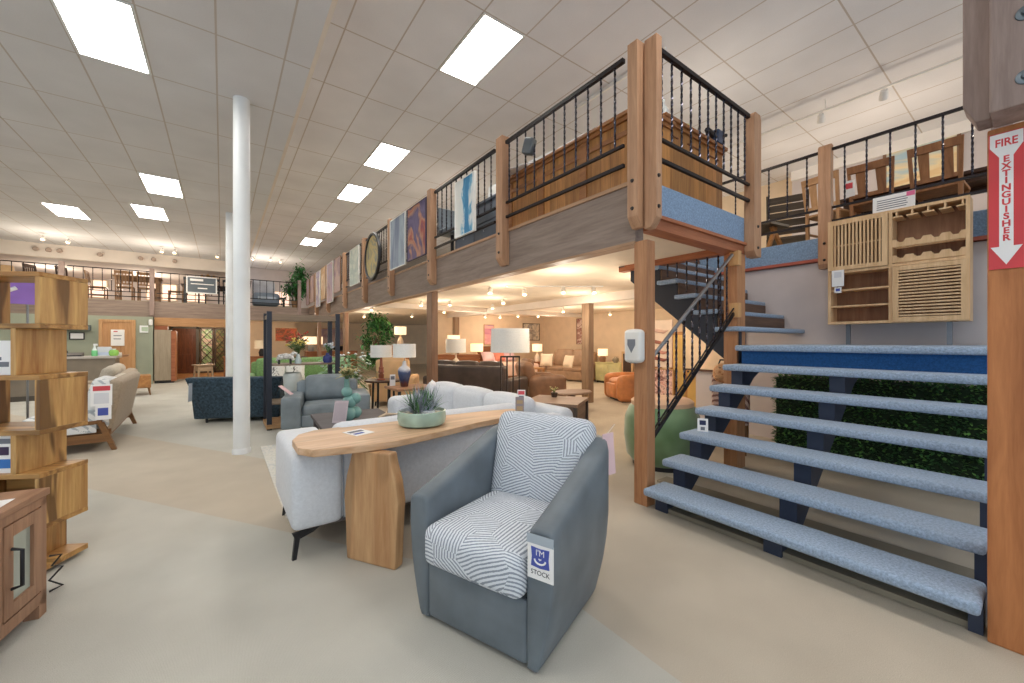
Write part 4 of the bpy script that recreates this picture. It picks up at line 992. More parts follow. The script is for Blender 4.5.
# coffee table in front of it
ct = thing('coffee_table', 'dark grey coffee table between the sectional and the grey leather armchair', 'table', (1.4, 5.36, .012), R(-3))
DKW = wood('charcoal_oak', (96, 90, 92), (66, 60, 62), 'X', 1)
m = MB(); m.box(-.46, .44, -.58, .58, .40, .44, .006); m.build('tabletop', DKW, ct, 0)
for x in (-.40, .38):
    for y in (-.52, .52):
        m = MB(); m.box(x-.03, x+.03, y-.03, y+.03, 0, .4); m.build('leg', DKW, ct, 0)
TEAL = plain('celadon_teal', (120, 164, 158), .25, var=.1)
t = thing('bubble_vase', 'teal vase of stacked bubbles on the dark coffee table', 'vase', (1.27, 5.22, .452))
m = MB()
for x, y, z, r in ((0, 0, .085, .1), (.02, .0, .23, .085), (-.01, 0, .36, .065), (.1, .02, .09, .075), (.09, -.01, .27, .07), (-.09, .0, .1, .07)):
    m.lathe([(r*math.sin(PI*k/10), -r*math.cos(PI*k/10)) for k in range(11)], (x, y, z), 18)
m.lathe([(.035, 0), (.03, .09), (.036, .1)], (-.01, 0, .42), 14); m.build('bubbles', TEAL, t)
m = MB(); m.lathe([(.0, .5), (.03, .5)], (-.01, 0, .01), 14); m.build('mouth', BLACK, t)  # black disc stands for the shade inside the neck
flowers('dried_stems', 'yellow-green dried stems in the teal bubble vase', (1.26, 5.22, .95), 18, .16, .17, plain('dry_leaf', (164, 160, 108), .8, var=.2), plain('dry_bud', (196, 176, 130), .8), .012)
card('info_card', 'leaning pinkish information card on the coffee table', (1.14, 5.1, .455), R(-38), .17, .27, -.3, plain('mauve_card', (190, 176, 180), .6), 'sign', ((.1, .9, -.42, .42, plain('mauve_print', (178, 166, 172), .7)),))
t = thing('driftwood', 'pale forked driftwood stick at the end of the coffee table', 'ornament', (1.72, 5.1, .452), R(20))
m = MB(); m.tube([(-.12, 0, .02), (0, .02, .04), (.16, -.03, .03)], [.018, .02, .01], 7); m.tube([(0, .02, .04), (.08, .08, .1)], [.014, .006], 6); m.build('stick', plain('driftwood', (206, 186, 160), .8), t)
# round dark side table, lamp and wood end table with blue lamp
t = thing('round_side_table', 'dark brown round side table beside the grey leather armchair', 'table', (2.42, 7.35, 0))
m = MB(); m.lathe([(0, .70), (.33, .70), (.335, .715), (.33, .73), (0, .73)], n=32); m.build('tabletop', wood('espresso', (92, 60, 44), (60, 36, 26), 'X', 1, .35), t)
for i in range(4):
    a = PI/4+i*PI/2; m = MB(); m.tube([(.22*math.cos(a), .22*math.sin(a), 0), (.2*math.cos(a), .2*math.sin(a), .7)], .02, 8); m.build('leg', BLACK, t)
COP = plain('copper_brown', (146, 84, 62), .35, .3)
table_lamp('table lamp with turned copper-brown stem on the round dark table', (2.38, 7.35, .73), 0, 0, .42, .19, .22, LINEN, [('stem', [(0, 0), (.075, 0), (.075, .02), (.045, .03), (.05, .10), (.03, .12), (.055, .14), (.04, .2), (.05, .22), (.03, .25), (.02, .42), (0, .42)], COP)])
t = thing('end_table', 'square light wood end table with black legs holding the blue glazed lamp', 'table', (2.52, 6.28, 0))
m = MB(); m.box(-.34, .34, -.3, .3, .66, .70, .01); m.build('tabletop', wood('walnut_light', (182, 134, 100), (140, 98, 70), 'X', 1), t, 0)
for x in (-.28, .28):
    for y in (-.24, .24):
        m = MB(); m.box(x-.02, x+.02, y-.02, y+.02, 0, .66); m.build('leg', BLACK, t, 0)
t = NT('blue_brown_glaze'); z_ = t.add('ShaderNodeSeparateXYZ', {0: t.coord()}).outputs[2]
nz = t.noise(t.coord((1, 1, .5)), 14, 3)
GLZ = t.out(t.ramp(t.math('ADD', t.math('MULTIPLY', z_, 2.6), t.math('MULTIPLY', t.math('SUBTRACT', nz, .5), .35)), [(.12, (84, 46, 42)), (.28, (44, 50, 84)), (.62, (74, 88, 124)), (.8, (206, 208, 214))]), .15, 0, .6)
table_lamp('table lamp with blue and brown glazed bottle base on the square end table', (2.42, 6.3, .70), 0, 0, .48, .185, .22, LINEN, [('base', [(0, 0), (.06, 0), (.068, .05), (.1, .2), (.105, .27), (.085, .31), (.04, .345), (.028, .39), (.026, .42), (0, .42)], GLZ)])
card('price_tag', 'white price tag standing between the two table lamps', (2.28, 6.46, .705), R(-5), .09, .19, 0, PAPER, 'tag', ((.55, .85, -.35, .35, PRINTGREY),))
# ------------------------------------------------------------------ showroom under the gallery
BRL = leather('chocolate_leather', (74, 62, 56), .12, .4)
TANL = leather('tan_leather', (196, 128, 78), .1, .4)
TAUPL = leather('taupe_leather', (164, 134, 108), .08, .5)
BRN = leather('brown_leather', (134, 98, 72), .1, .45)
sofa('dark_leather_sofa', 'dark chocolate leather sofa seen from behind, beyond the pale sectional', 'sofa', (4.75, 7.95, 0), R(118), 2.3, .98, .98, .24, .64, .46, 3, BRL, leg_h=.05, back_t=.26)
recliner('brown_recliner', 'brown leather recliner facing right behind the tall rectangular lamp', (6.35, 7.45, 0), R(70), BRN, 1.0, 1.0, 1.0)
sofa('taupe_reclining_sofa', 'taupe leather reclining sofa against the tan wall left of the square post', 'sofa', (10.5, 10.7, 0), R(-78), 2.1, 1.0, 1.12, .26, .64, .48, 2, TAUPL, leg_h=.05, back_t=.3)
recliner('tan_recliner', 'tan leather recliner seen from the side, just left of the soap dispenser post', (8.15, 6.15, 0), R(-118), TANL, 1.0, 1.1, 1.12)
# coffee chest
t = thing('trunk_coffee_table', 'grey-brown trunk coffee table with plank sides beyond the patterned chair cushion', 'table', (4.62, 5.02, 0), R(-58))
GRB = wood('grey_brown_planks', (142, 122, 110), (100, 84, 76), 'X', 1, .55, .11, 'Z')
GRT = wood('grey_brown_top', (160, 136, 120), (116, 96, 84), 'X', 1, .5)
m = MB(); m.box(-.42, .42, -.42, .42, .03, .40); m.build('case', GRB, t, 0)
m = MB(); m.box(-.46, .46, -.46, .46, .40, .45, .006); m.build('lid', GRT, t, 0)
for x in (-.43, .43):
    for y in (-.43, .43):
        m = MB(); m.box(x-.03, x+.03, y-.03, y+.03, 0, .40); m.build('corner_post', plain('dark_strap', (70, 64, 64), .5), t, 0)
m = MB(); m.box(-.05, .0, -.435, -.42, .3, .38); m.build('price_sticker', PAPER, t, 0)
t = thing('oval_table', 'low oval brown table behind the trunk coffee table', 'table', (5.9, 5.95, 0))
m = MB(); m.lathe([(0, .36), (.4, .36), (.42, .38), (.4, .40), (0, .40)], n=28, M=Matrix.Diagonal((1.2, .8, 1, 1))); m.build('tabletop', GRT, t)
m = MB(); m.lathe([(0, 0), (.25, 0), (.1, .05), (.08, .36), (0, .36)], n=20); m.build('pedestal', GRT, t)
flowers('small_table_plant', 'little pot plant with pale leaves on the trunk coffee table', (4.78, 5.25, .52), 9, .13, .10, plain('olive_leaf', (150, 150, 92), .7, var=.2), plain('pale_bud', (220, 200, 150), .7), .01, 'plant')
t = thing('plant_pot', 'small dark pot of the little plant on the trunk coffee table', 'pot', (4.78, 5.25, .45))
m = MB(); m.lathe([(0, 0), (.05, 0), (.06, .07), (.05, .07), (0, .06)], n=14); m.build('body', plain('dark_pot', (72, 56, 46), .5), t)
m = MB(); m.lathe([(.055, .065), (.066, .068), (.066, .078), (.052, .078)], n=14); m.build('rim', plain('dark_pot', (72, 56, 46), .5), t)
# tall rectangular lamp on an iron frame
t = thing('low_end_table', 'low dark end table holding the lamp with the open iron frame', 'table', (3.68, 5.3, 0))
m = MB(); m.box(-.26, .26, -.26, .26, .43, .46); m.build('tabletop', BRL, t, 0)
for x in (-.22, .22):
    for y in (-.22, .22):
        m = MB(); m.box(x-.02, x+.02, y-.02, y+.02, 0, .43); m.build('leg', BLACK, t, 0)
t = thing('frame_lamp', 'large lamp with wide white drum shade on an open iron frame base', 'lamp', (3.80, 5.24, .46), R(-38))
m = MB()
for x in (-.15, -.05, .05, .15): m.box(x-.011, x+.011, -.05, .05, .0, .74)
m.box(-.17, .17, -.08, .08, 0, .02); m.box(-.16, .16, -.05, .05, .72, .745); m.build('iron_frame', plain('bronze_frame', (58, 50, 46), .4, .5), t, 0)
m = MB(); m.lathe([(.31, 1.19), (.32, .80), (.314, .80), (.304, 1.19), (.31, 1.19)], n=36, M=Matrix.Diagonal((1, .66, 1, 1))); m.build('lamp_shade', LINEN, t)
m = MB(); m.lathe([(.008, .74), (.008, .9)], n=8); m.build('neck', STEEL, t)
m = MB(); m.lathe([(0, .86), (.03, .88), (.035, .94), (0, .98)], n=12); m.build('bulb', emit('lamp_bulb', (255, 222, 170), 4), t)
# more lamps farther in
CER = plain('cream_ceramic', (222, 202, 176), .3)
def small_lamp(label, x, y, z, sr=.2, sh=.26, sm=GLOWSHADE, base=CER, h=.4):
    return table_lamp(label, (x, y, z), 0, 0, h, sr, sh, sm, [('base', [(0, 0), (.09, 0), (.1, .03), (.12, .14), (.08, .26), (.025, .32), (.02, h), (0, h)], base)])
def cabinet_block(name, label, cat, loc, rz, w, d, h, mat, drawers=3, cols=2):
    t = thing(name, label, cat, loc, rz)
    m = MB(); m.box(-w/2, w/2, -d/2, d/2, .08, h-.03); m.build('case', mat, t, 0)
    m = MB(); m.box(-w/2-.02, w/2+.02, -d/2-.02, d/2+.01, h-.03, h); m.build('top', mat, t, 0)
    m = MB(); m.box(-w/2+.03, w/2-.03, -d/2+.03, d/2-.03, 0, .08); m.build('plinth', BLACK, t, 0)
    for c in range(cols):
        for r_ in range(drawers):
            x0 = -w/2+.03+(w-.06)/cols*c; z0 = .12+(h-.2)/drawers*r_
            m = MB(); m.box(x0+.01, x0+(w-.06)/cols-.01, -d/2-.018, -d/2, z0+.01, z0+(h-.2)/drawers-.01, .003); q = m.build('drawer', mat, t, 0)
            k = MB(); k.lathe([(0, .02), (.014, .018), (.008, 0)], (0, 0, 0), 8, M=T(x0+(w-.06)/cols/2, -d/2-.018, z0+(h-.2)/drawers/2, rx=PI/2)); k.build('knob', STEEL, q)
    return t
CHEST = wood('cherry_dresser', (166, 106, 62), (120, 70, 38), 'X', 1)
cabinet_block('dresser', 'cherry dresser with lit lamp near the middle of the showroom, by the gallery post', 'dresser', (6.75, 12.5, 0), R(-15), 1.5, .5, .98, CHEST)
small_lamp('lit lamp with cream square shade on the cherry dresser', 6.6, 12.5, .98, .22, .28)
small_lamp('lit lamp with rosy shade standing beside the showroom bed', 7.82, 12.95, .66, .24, .3)
cabinet_block('bedside_chest', 'small chest under the rosy lamp beside the bed', 'nightstand', (7.82, 12.95, 0), 0, .6, .5, .66, CHEST, 2, 1)
# bed against the back wall
t = thing('bed', 'bed with brown headboard and blush bedding against the showroom back wall', 'bed', (9.0, 12.55, 0))
m = MB(); m.box(-.8, .8, .92, 1.0, 0, 1.25, .02); m.build('headboard', wood('headboard_wood', (150, 98, 62), (110, 68, 40), 'X', 1), t, 0)
m = MB(); m.soft(0, 0, .36, 1.6, 1.9, .5, .08, (0, 0, .03)); m.build('mattress', plain('blush_bedding', (236, 206, 190), .9), t)
m = MB(); m.box(-.8, .8, -.96, .92, .06, .2); m.build('bed_frame', wood('headboard_wood', (150, 98, 62), (110, 68, 40), 'X', 1), t, 0)
for i, (x, c) in enumerate(((-.5, PINK), (.0, plain('coral_pillow', (222, 140, 118), .85)), (.5, PINK))):
    m = MB(); m.pillow(.6, .45, .2, M=T(0, 0, 0, rx=-.5)); q = tag(m.build('bed_pillow', c), ('blush pillow at the left side of the showroom bed', 'coral pillow in the middle of the showroom bed', 'blush pillow at the right side of the showroom bed')[i], 'pillow', 'pillows on the showroom bed'); q.location = (9.0+x, 13.2, .84)
t = thing('round_lamp_table', 'small dark round table behind the dark chocolate sofa carrying a pale drum lamp', 'table', (4.95, 9.25, 0))
m = MB(); m.lathe([(0, .66), (.28, .66), (.29, .68), (0, .69)], n=24); m.build('tabletop', CHEST, t)
m = MB(); m.lathe([(0, 0), (.18, 0), (.04, .06), (.035, .66), (0, .66)], n=16); m.build('pedestal', BLACK, t)
small_lamp('pale unlit drum lamp peeking over the dark chocolate leather sofa beside the gallery post', 4.95, 9.25, .69, .26, .36, LINEN, CER, .46)
# lamp table pair by the taupe sofa
small_lamp('two-tier white lamp beside the taupe reclining sofa, on the left', 10.35, 12.4, .62, .2, .3, GLOWSHADE, plain('white_rattan', (232, 220, 204), .7), .42)
cabinet_block('lamp_chest', 'little brown chest holding the two-tier white lamp', 'nightstand', (10.35, 12.4, 0), R(-70), .55, .5, .62, CHEST, 2, 1)
t = thing('wooden_end_table', 'small honey wood end table in front of the two-tier white lamp', 'table', (8.6, 10.6, 0), R(-20))
m = MB(); m.box(-.4, .4, -.3, .3, .5, .54, .01); m.build('tabletop', HON, t, 0)
for x in (-.34, .34):
    for y in (-.24, .24):
        m = MB(); m.box(x-.03, x+.03, y-.03, y+.03, 0, .5); m.build('leg', HON, t, 0)
q = MB(); q.pillow(.5, .5, .2); q = tag(q.build('scatter_pillow', plain('ivory_cushion', (240, 220, 196), .9)), 'ivory cushion on the left end of the taupe reclining sofa', 'pillow'); q.location = (9.96, 11.38, .74); q.rotation_euler = (-.3, 0, R(-60))
q = MB(); q.pillow(.45, .45, .2); q = tag(q.build('scatter_pillow', plain('ivory_cushion', (240, 220, 196), .9)), 'ivory cushion on the right end of the taupe reclining sofa, by the post', 'pillow'); q.location = (9.82, 10.05, .74); q.rotation_euler = (-.3, 0, R(-90))
cabinet_block('green_cabinet', 'pale green chest between the square post and the tan recliner', 'cabinet', (10.9, 9.0, 0), R(-90), 1.1, .5, .72, plain('pale_sage_wood', (196, 190, 140), .6), 2, 2)
small_lamp('small square lit lamp on the pale green chest by the square post', 10.8, 9.35, .72, .17, .24, GLOWSHADE, BRN, .22)
vase('glass_ornament', 'small round glass ornament on the pale green chest', (10.7, 8.7, .72), [(0, 0), (.06, 0), (.11, .08), (.1, .15), (.04, .2)], plain('smoky_glass', (150, 140, 120), .1))
t = thing('speaker_box', 'tall dark open box unit behind the tan recliner', 'cabinet', (10.6, 8.0, 0), R(-90))
m = MB(); m.box(-.22, .22, -.2, .2, 0, 1.12); m.build('case', plain('case_tan', (196, 160, 118), .6), t, 0)
m = MB(); m.box(-.15, .15, -.21, -.2, .3, 1.05); m.build('opening_shade', plain('niche_shade', (60, 40, 28), .8), t, 0)  # dark sheet on the solid case, standing for a shaded hollow
# pictures on showroom walls
def picture(label, loc, rz, w, h, mat, frame, fw=.03, name='framed_picture', cat='picture', group=None):
    """hangs in the local x-z plane, facing local -y"""
    t = thing(name, label, cat, loc, rz, group)
    m = MB(); m.box(-w/2, w/2, -.012, .0, -h/2, h/2); m.build('canvas', mat, t, 0)
    m = MB()
    m.box(-w/2-fw, -w/2, -.022, .012, -h/2-fw, h/2+fw); m.box(w/2, w/2+fw, -.022, .012, -h/2-fw, h/2+fw); m.box(-w/2, w/2, -.022, .012, h/2, h/2+fw); m.box(-w/2, w/2, -.022, .012, -h/2-fw, -h/2)
    m.build('frame', frame, t, 0); return t
OAKF = plain('oak_frame', (196, 152, 104), .5)
picture('framed reddish sketch on the tan wall left of the square post', (11.68, 11.15, 1.85), R(-90), .62, 1.0, art('rosy_sketch', [(206, 176, 160), (150, 96, 84), (232, 210, 196), (226, 200, 184)], 3, 3, 2), plain('thin_frame', (120, 84, 66), .5), .02)
picture('small purple and pink picture above the bed', (8.78, 13.58, 1.72), 0, .45, .78, art('purple_sunset', [(120, 80, 140), (200, 130, 150), (230, 180, 170), (130, 96, 150)], 1.5, 1, 4, (.3, 1, 2)), OAKF, .02)
picture('pale landscape picture behind the lamp with the open iron frame', (11.0, 13.58, 1.86), 0, .9, .7, art('pale_landscape', [(216, 196, 172), (150, 140, 132), (226, 212, 190), (196, 170, 140)], 2, 2, 6), plain('dark_frame', (76, 60, 48), .5), .025)
# wall under the stairs: canvas, fabric board, furniture seen between treads
picture('large plain cream canvas in a dark frame on the wall under the upper stairs', (6.56, 3.36, 1.46), R(-90), .92, .98, plain('cream_canvas', (236, 206, 172), .8), plain('umber_frame', (92, 62, 46), .5), .03)
t = thing('tall_cane_cabinet', 'honey wood cabinet with cane door seen through the stair balusters', 'cabinet', (7.0, 3.92, 0), R(-90))
m = MB(); m.box(-.28, .28, -.2, .2, .1, 1.62); m.build('case', HON, t, 0)
for x in (-.14, .14):
    m = MB(); m.box(x-.12, x+.12, -.215, -.2, .16, 1.56, .004); q = m.build('door', plain('cane_gold', (214, 172, 96), .6), t, 0)
    k = MB(); k.lathe([(0, .02), (.02, .018), (.012, 0)], n=8, M=T(x*.3, -.215, .9, rx=PI/2)); k.build('knob', BLACK, q)
m = MB(); m.box(-.26, .26, -.18, .18, 0, .1); m.build('plinth', HON, t, 0)
wallcard = thing('fabric_sample_board', 'pale board printed with brown birds seen beside the corner post', 'board', (6.85, 4.55, 0), R(-90))
m = MB(); m.box(-.32, .32, -.02, .02, .95, 1.85); m.build('board', plain('cream_board', (236, 212, 190), .8), wallcard, 0)
for z, c in ((1.08, (150, 92, 78)), (1.22, (206, 150, 134)), (1.4, (160, 104, 88)), (1.62, (214, 176, 160))):
    m = MB(); m.tube([(-.22, -.024, z), (-.05, -.024, z+.04), (.15, -.024, z), (.24, -.024, z+.03)], [.01, .035, .03, .008], 8); m.build('bird_print', plain('bird_%d' % c[0], c, .8), wallcard)
for x in (-.28, .28):
    m = MB(); m.box(x-.02, x+.02, -.02, .25, 0, .95); m.build('leg', HON, wallcard, 0)
picture('rust and pink patterned wall hanging between corner post and cane cabinet', (6.72, 4.42, .58), R(-90), .55, .66, art('rust_pink_pattern', [(190, 110, 92), (238, 200, 186), (120, 70, 66), (236, 190, 170)], 5, 2, 3), OAKF, .02, 'patterned_panel', 'panel')
# green barrel chair
GRN = NT('emerald_velvet'); zz = GRN.add('ShaderNodeSeparateXYZ', {0: GRN.coord()}).outputs[2]
GV = GRN.noise(GRN.coord(), 3, 2)
GRN.p.inputs['Sheen Weight'].default_value = .6
GRN = GRN.out(GRN.ramp(GV, [(.3, (86, 118, 72)), (.7, (128, 160, 118))]), .45, 0, .4)
t = thing('barrel_chair', 'round green velvet barrel chair with peach seat top behind the corner post', 'armchair', (4.18, 2.72, 0))
m = MB(); m.lathe([(0, .05), (.34, .05), (.40, .12), (.43, .34), (.42, .55), (.37, .68), (.32, .71), (.29, .66), (0, .62)], n=40); m.build('tub', GRN, t)
m = MB(); m.lathe([(0, .66), (.30, .66), (.345, .70), (.35, .745), (.31, .775), (0, .78)], n=36); m.build('seat_cushion', plain('peach_cushion', (226, 186, 152), .8), t)
m = MB(); m.lathe([(.0, 0), (.33, 0), (.33, .05), (0, .05)], n=30); m.build('plinth', BLACK, t)
# hedge under the landing
t = thing('hedge_panel', 'clipped boxwood hedge block standing under the stair landing', 'hedge', (5.66, 1.08, 0))
m = MB(); m.box(-.16, .2, -.98, .93, .06, 1.0); m.build('core', plain('hedge_core', (28, 48, 26), .9), t, 0)
m = MB(); m.box(-.15, .2, -.96, .9, 0, .06); m.build('planter_base', plain('hedge_base', (96, 70, 44), .8), t, 0)
random.seed(11)
for mt, cnt in ((plain('box_leaf_dark', (48, 88, 44), .6, var=.25, vs=12), 3000), (plain('box_leaf_light', (92, 134, 64), .6, var=.25, vs=12), 1600)):
    m = MB()
    for i in range(cnt):
        f = random.random()
        if f < .72: p = (-.16+random.uniform(-.035, .01), random.uniform(-.98, .93), random.uniform(.05, 1.02)); d = (-1, random.uniform(-1, 1), random.uniform(-.6, 1))
        elif f < .9: p = (random.uniform(-.16, .2), random.uniform(-.98, .93), 1.0+random.uniform(-.01, .03)); d = (random.uniform(-1, 1), random.uniform(-1, 1), 1)
        else: p = (random.uniform(-.16, .2), .93+random.uniform(0, .03), random.uniform(.05, 1.0)); d = (random.uniform(-1, .3), 1, random.uniform(-.5, 1))
        m.leaf(p, d, random.uniform(.03, .05), .024, .2)
    o = m.build('foliage', mt, t, 0); o['kind'] = 'stuff'
# plaid chair and orange stool between treads
t = thing('plaid_chair', 'plaid fabric dining chair seen between the stair treads beside the hedge', 'chair', (5.45, 2.55, 0), R(-70))
PLD = stripes_mat('plaid_fabric', (196, 172, 160), (128, 96, 92), 1.2, 90., .2)
m = MB(); m.soft(0, .2, .72, .46, .1, .56, .04); m.build('backrest', PLD, t)
m = MB(); m.soft(0, -.03, .44, .48, .48, .12, .04); m.build('seat', PLD, t)
for x in (-.2, .2):
    for y in (-.22, .2):
        m = MB(); m.tube([(x, y, 0), (x*.97, y*.97, .4)], [.016, .024], 8); m.build('leg', WALN, t)
t = thing('handbag', 'brown leopard print bag lying on the plaid chair', 'bag', (5.47, 2.6, .505), R(-70))
m = MB(); m.soft(0, -.02, .3, .34, .2, .22, .08, (0, .02, .03), M=T(0, .15, .2)); m.build('pouch', art('leopard', [(60, 40, 30), (196, 140, 96), (220, 180, 140), (90, 60, 44)], 14, 1, 1), t)
m = MB(); m.tube([(-.12, .13, .56), (-.08, .13, .68), (.08, .13, .68), (.12, .13, .56)], .012, 8); m.build('bag_handle', BLACK, t)
t = thing('orange_footstool', 'tan orange leather footstool seen low between the stair treads', 'footstool', (5.3, 3.25, 0), R(20))
m = MB(); m.soft(0, 0, .30, .62, .5, .2, .06, (0, 0, .03)); m.build('cushion', TANL, t)
for x in (-.25, .25):
    for y in (-.19, .19):
        m = MB(); m.box(x-.025, x+.025, y-.025, y+.025, 0, .22); m.build('leg', WALN, t, 0)
# soap dispenser
t = thing('soap_dispenser', 'white wall soap dispenser with grey shield window on the corner post', 'dispenser', (2.975, 2.155, 1.26), 0)
m = MB(); m.soft(-.045, .02, .14, .09, .17, .28, .028, (.0, 0, .01)); m.build('housing', CANWHITE, t)
m = MB(); m.prism([(.06, .20), (-.02, .20), (-.02, .15), (.02, .08), (.06, .15)], 'X', -.093, -.088); m.build('shield_window', plain('grey_window', (128, 130, 138), .3), t, 0)
m = MB(); m.box(-.07, -.02, -.005, .045, -.012, .005); m.build('nozzle', PRINTGREY, t, 0)
# price card on a tread
card('price_card', 'small white price card with blue emblem standing on the third stair tread', (3.62, 1.93, .6), R(-60), .09, .12, -.1, PAPER, 'card', ((.5, .85, -.3, .3, plain('navy_print', (44, 50, 86), .7)), (.1, .35, -.2, .2, PRINTGREY)))

# fire extinguisher sign on the near post
t = thing('fire_extinguisher_sign', 'red and white FIRE EXTINGUISHER arrow sign on the right cedar post', 'sign', (2.956, .128, 1.78))
SGR = plain('sign_red', (214, 62, 66), .3); SGW = plain('sign_white', (244, 240, 240), .3)
m = MB(); m.box(-.004, 0, -.053, .053, 0, .64, .001); m.build('panel', SGR, t, 0)
m = MB(); m.prism([(-.049, .635), (.049, .635), (.049, .575), (.021, .525), (.021, .105), (.047, .105), (0, .02), (-.047, .105), (-.021, .105), (-.021, .525), (-.049, .575)], 'X', -.006, -.004); m.build('arrow', SGW, t, 0)
text_obj('lettering', 'FIRE', .05, SGR, t, T(-.0063, 0, .59) @ FX, .0005, sx=.75, bold=.0012)
for i, chx in enumerate('EXTINGUISHER'):
    text_obj('lettering', chx, .04, SGR, t, T(-.0063, 0, .512-.0335*i) @ FX, .0005, sx=.95, bold=.0014)

# ------------------------------------------------------------------ slatted wine cabinet
WOK = wood('white_oak', (236, 202, 158), (204, 164, 118), 'Z', 1, .45)
WOKD = wood('oak_back_panel', (166, 120, 84), (124, 84, 56), 'Z', 1, .5)
wc = thing('wine_cabinet', 'pale oak wine cabinet with slatted doors and glass rack hung over the stair landing', 'cabinet', (6.44, .50, 1.655))
# local: y 0 (right in the photo) .. 1.18 (left), z 0..1.3, front at x=-.28, back x=0
H_ = 1.29; W_ = 1.18; Fx = -.26
m = MB(); m.box(Fx, 0, 0, .03, 0, H_); m.box(Fx, 0, W_-.03, W_, 0, H_); m.box(Fx, 0, .03, W_-.03, H_-.03, H_); m.box(Fx, 0, .03, W_-.03, 0, .03); m.box(Fx, 0, .585, .615, .03, H_-.03); m.box(Fx, 0, .615, W_-.03, .63, .66); m.box(Fx, 0, .03, .585, .64, .67); m.build('carcass', WOK, wc, 0)
m = MB(); m.box(-.012, 0, .02, W_-.02, .02, H_-.02); m.build('back_panel', WOKD, wc, 0)
def slat_door(y0, y1, z0, z1, vertical, n):
    m = MB(); w = .05
    m.box(Fx-.02, Fx, y0, y0+w, z0, z1); m.box(Fx-.02, Fx, y1-w, y1, z0, z1); m.box(Fx-.02, Fx, y0+w, y1-w, z0, z0+w); m.box(Fx-.02, Fx, y0+w, y1-w, z1-w, z1); d = m.build('door', WOK, wc, 0)
    for i in range(n):
        m = MB()
        if vertical: y = y0+w+(y1-y0-2*w)*(i+.5)/n; m.box(Fx-.018, Fx-.002, y-.009, y+.009, z0+w, z1-w)
        else: z = z0+w+(z1-z0-2*w)*(i+.5)/n; m.box(Fx-.018, Fx-.002, y0+w, y1-w, z-.0085, z+.0085)
        m.build('slat', WOK, d, 0)
    if vertical:
        m = MB(); m.box(Fx-.004, Fx+.004, y0+w, y1-w, (z0+z1)/2-.008, (z0+z1)/2+.008); m.build('slat_rail', WOK, d, 0)
slat_door(.62, W_-.01, .665, H_-.015, True, 13)
slat_door(.01, .58, .01, .635, False, 15)
for z in (.22, .42):
    m = MB(); m.box(Fx+.02, -.01, .615, W_-.03, z-.01, z+.01); m.build('shelf', WOK, wc, 0)
def rack(z, name):
    poly = [(.03, z)]; top = []
    y = .03; n = 4; step = (.585-.03)/n
    for i in range(n):
        a = .03+step*i; top += [(a, z+.085), (a+.03, z+.085), (a+.05, z+.05), (a+step-.05, z+.05), (a+step-.03, z+.085)]
    top.append((.585, z+.085))
    pl = [(.03, z)]+top+[(.585, z)]
    for x in (Fx+.01, -.12):
        m = MB(); m.prism(pl, 'X', x, x+.02); m.build(name, WOK, wc, 0)
rack(.86, 'bottle_rack'); rack(.68, 'bottle_rack')
for i in range(5):
    y = .05+.125*i
    m = MB(); m.box(Fx+.01, -.02, y-.008, y+.008, H_-.08, H_-.03); m.box(Fx+.01, -.02, y-.045, y+.045, H_-.095, H_-.08); m.build('stemware_holder', WOK, wc, 0)
for y in (.16, 1.02):
    m = MB(); m.box(-.1, -.06, y-.02, y+.02, -.27, 0); m.build('support_leg', plain('steel_bracket', (126, 130, 136), .4, .7), wc, 0)
    m = MB(); m.box(-.16, .0, y-.05, y+.05, -.27, -.26); m.build('foot_plate', plain('steel_bracket', (126, 130, 136), .4, .7), wc, 0)
card('price_card', 'white hanging price tag on the left slatted door of the wine cabinet', (6.145, 1.57, 2.12), R(-90), .12, .2, 0, PAPER, 'tag', ((.55, .9, -.3, .3, plain('pale_print', (206, 200, 204), .8)),))
card('stock_card', 'small tag hanging just below the price tag on the wine cabinet', (6.145, 1.57, 2.04), R(-90), .07, .07, 0, PAPER, 'tag', ((.3, .8, -.3, .3, BLUEINK),))
t = card('notice_card', 'large white notice with a pink corner standing on top of the wine cabinet', (6.26, 1.09, 2.948), R(-90), .36, .2, -.1, PAPER, 'notice', tuple((.2+.13*i, .25+.13*i, -.4, .3+.03*(i % 2), PRINTGREY) for i in range(5))+((.72, .98, .3, .49, plain('pink_corner', (226, 110, 150), .7)),))

# ------------------------------------------------------------------ on the gallery
BAR = wood('plank_bar_front', (206, 148, 84), (150, 98, 50), 'Z', 1, .45, .13, 'Y')
BARX = wood('plank_bar_front_cross', (206, 148, 84), (150, 98, 50), 'Z', 1, .45, .13, 'X')
BARW = wood('bar_moulding', (176, 118, 68), (126, 80, 44), 'Y', 1, .4)
bar = thing('bar_counter', 'honey plank bar counter in the gallery corner, long arm along the main railing', 'bar counter', (3.22, 3.3, DK))
m = MB(); m.box(-.04, .46, -1.0, 1.1, 0, .74); m.build('plank_front', BAR, bar, 0)
m = MB(); m.box(-.09, .5, -1.04, 1.14, .78, .82, .008); m.box(-.065, .48, -1.02, 1.12, .74, .78); m.build('countertop', BARW, bar, 0)
for z in (.06, .6):
    m = MB(); m.box(-.052, -.04, -1.0, 1.1, z, z+.05); m.build('moulding', BARW, bar, 0)
for y in (-.98, -.28, .42, 1.08):
    m = MB(); m.box(-.055, -.04, y-.05, y+.05, 0, .74); m.build('stile', BARW, bar, 0)
bar2 = thing('bar_counter', 'honey plank bar counter in the gallery corner, short arm on the stair side', 'bar counter', (4.26, 2.42, DK))
m = MB(); m.box(-.58, .66, -.04, .4, 0, .86); m.build('plank_front', BARX, bar2, 0)
m = MB(); m.box(-.6, .7, -.09, .44, .90, .94, .008); m.box(-.6, .68, -.065, .42, .86, .90); m.build('countertop', wood('bar_moulding_cross', (176, 118, 68), (126, 80, 44), 'X', 1, .4), bar2, 0)
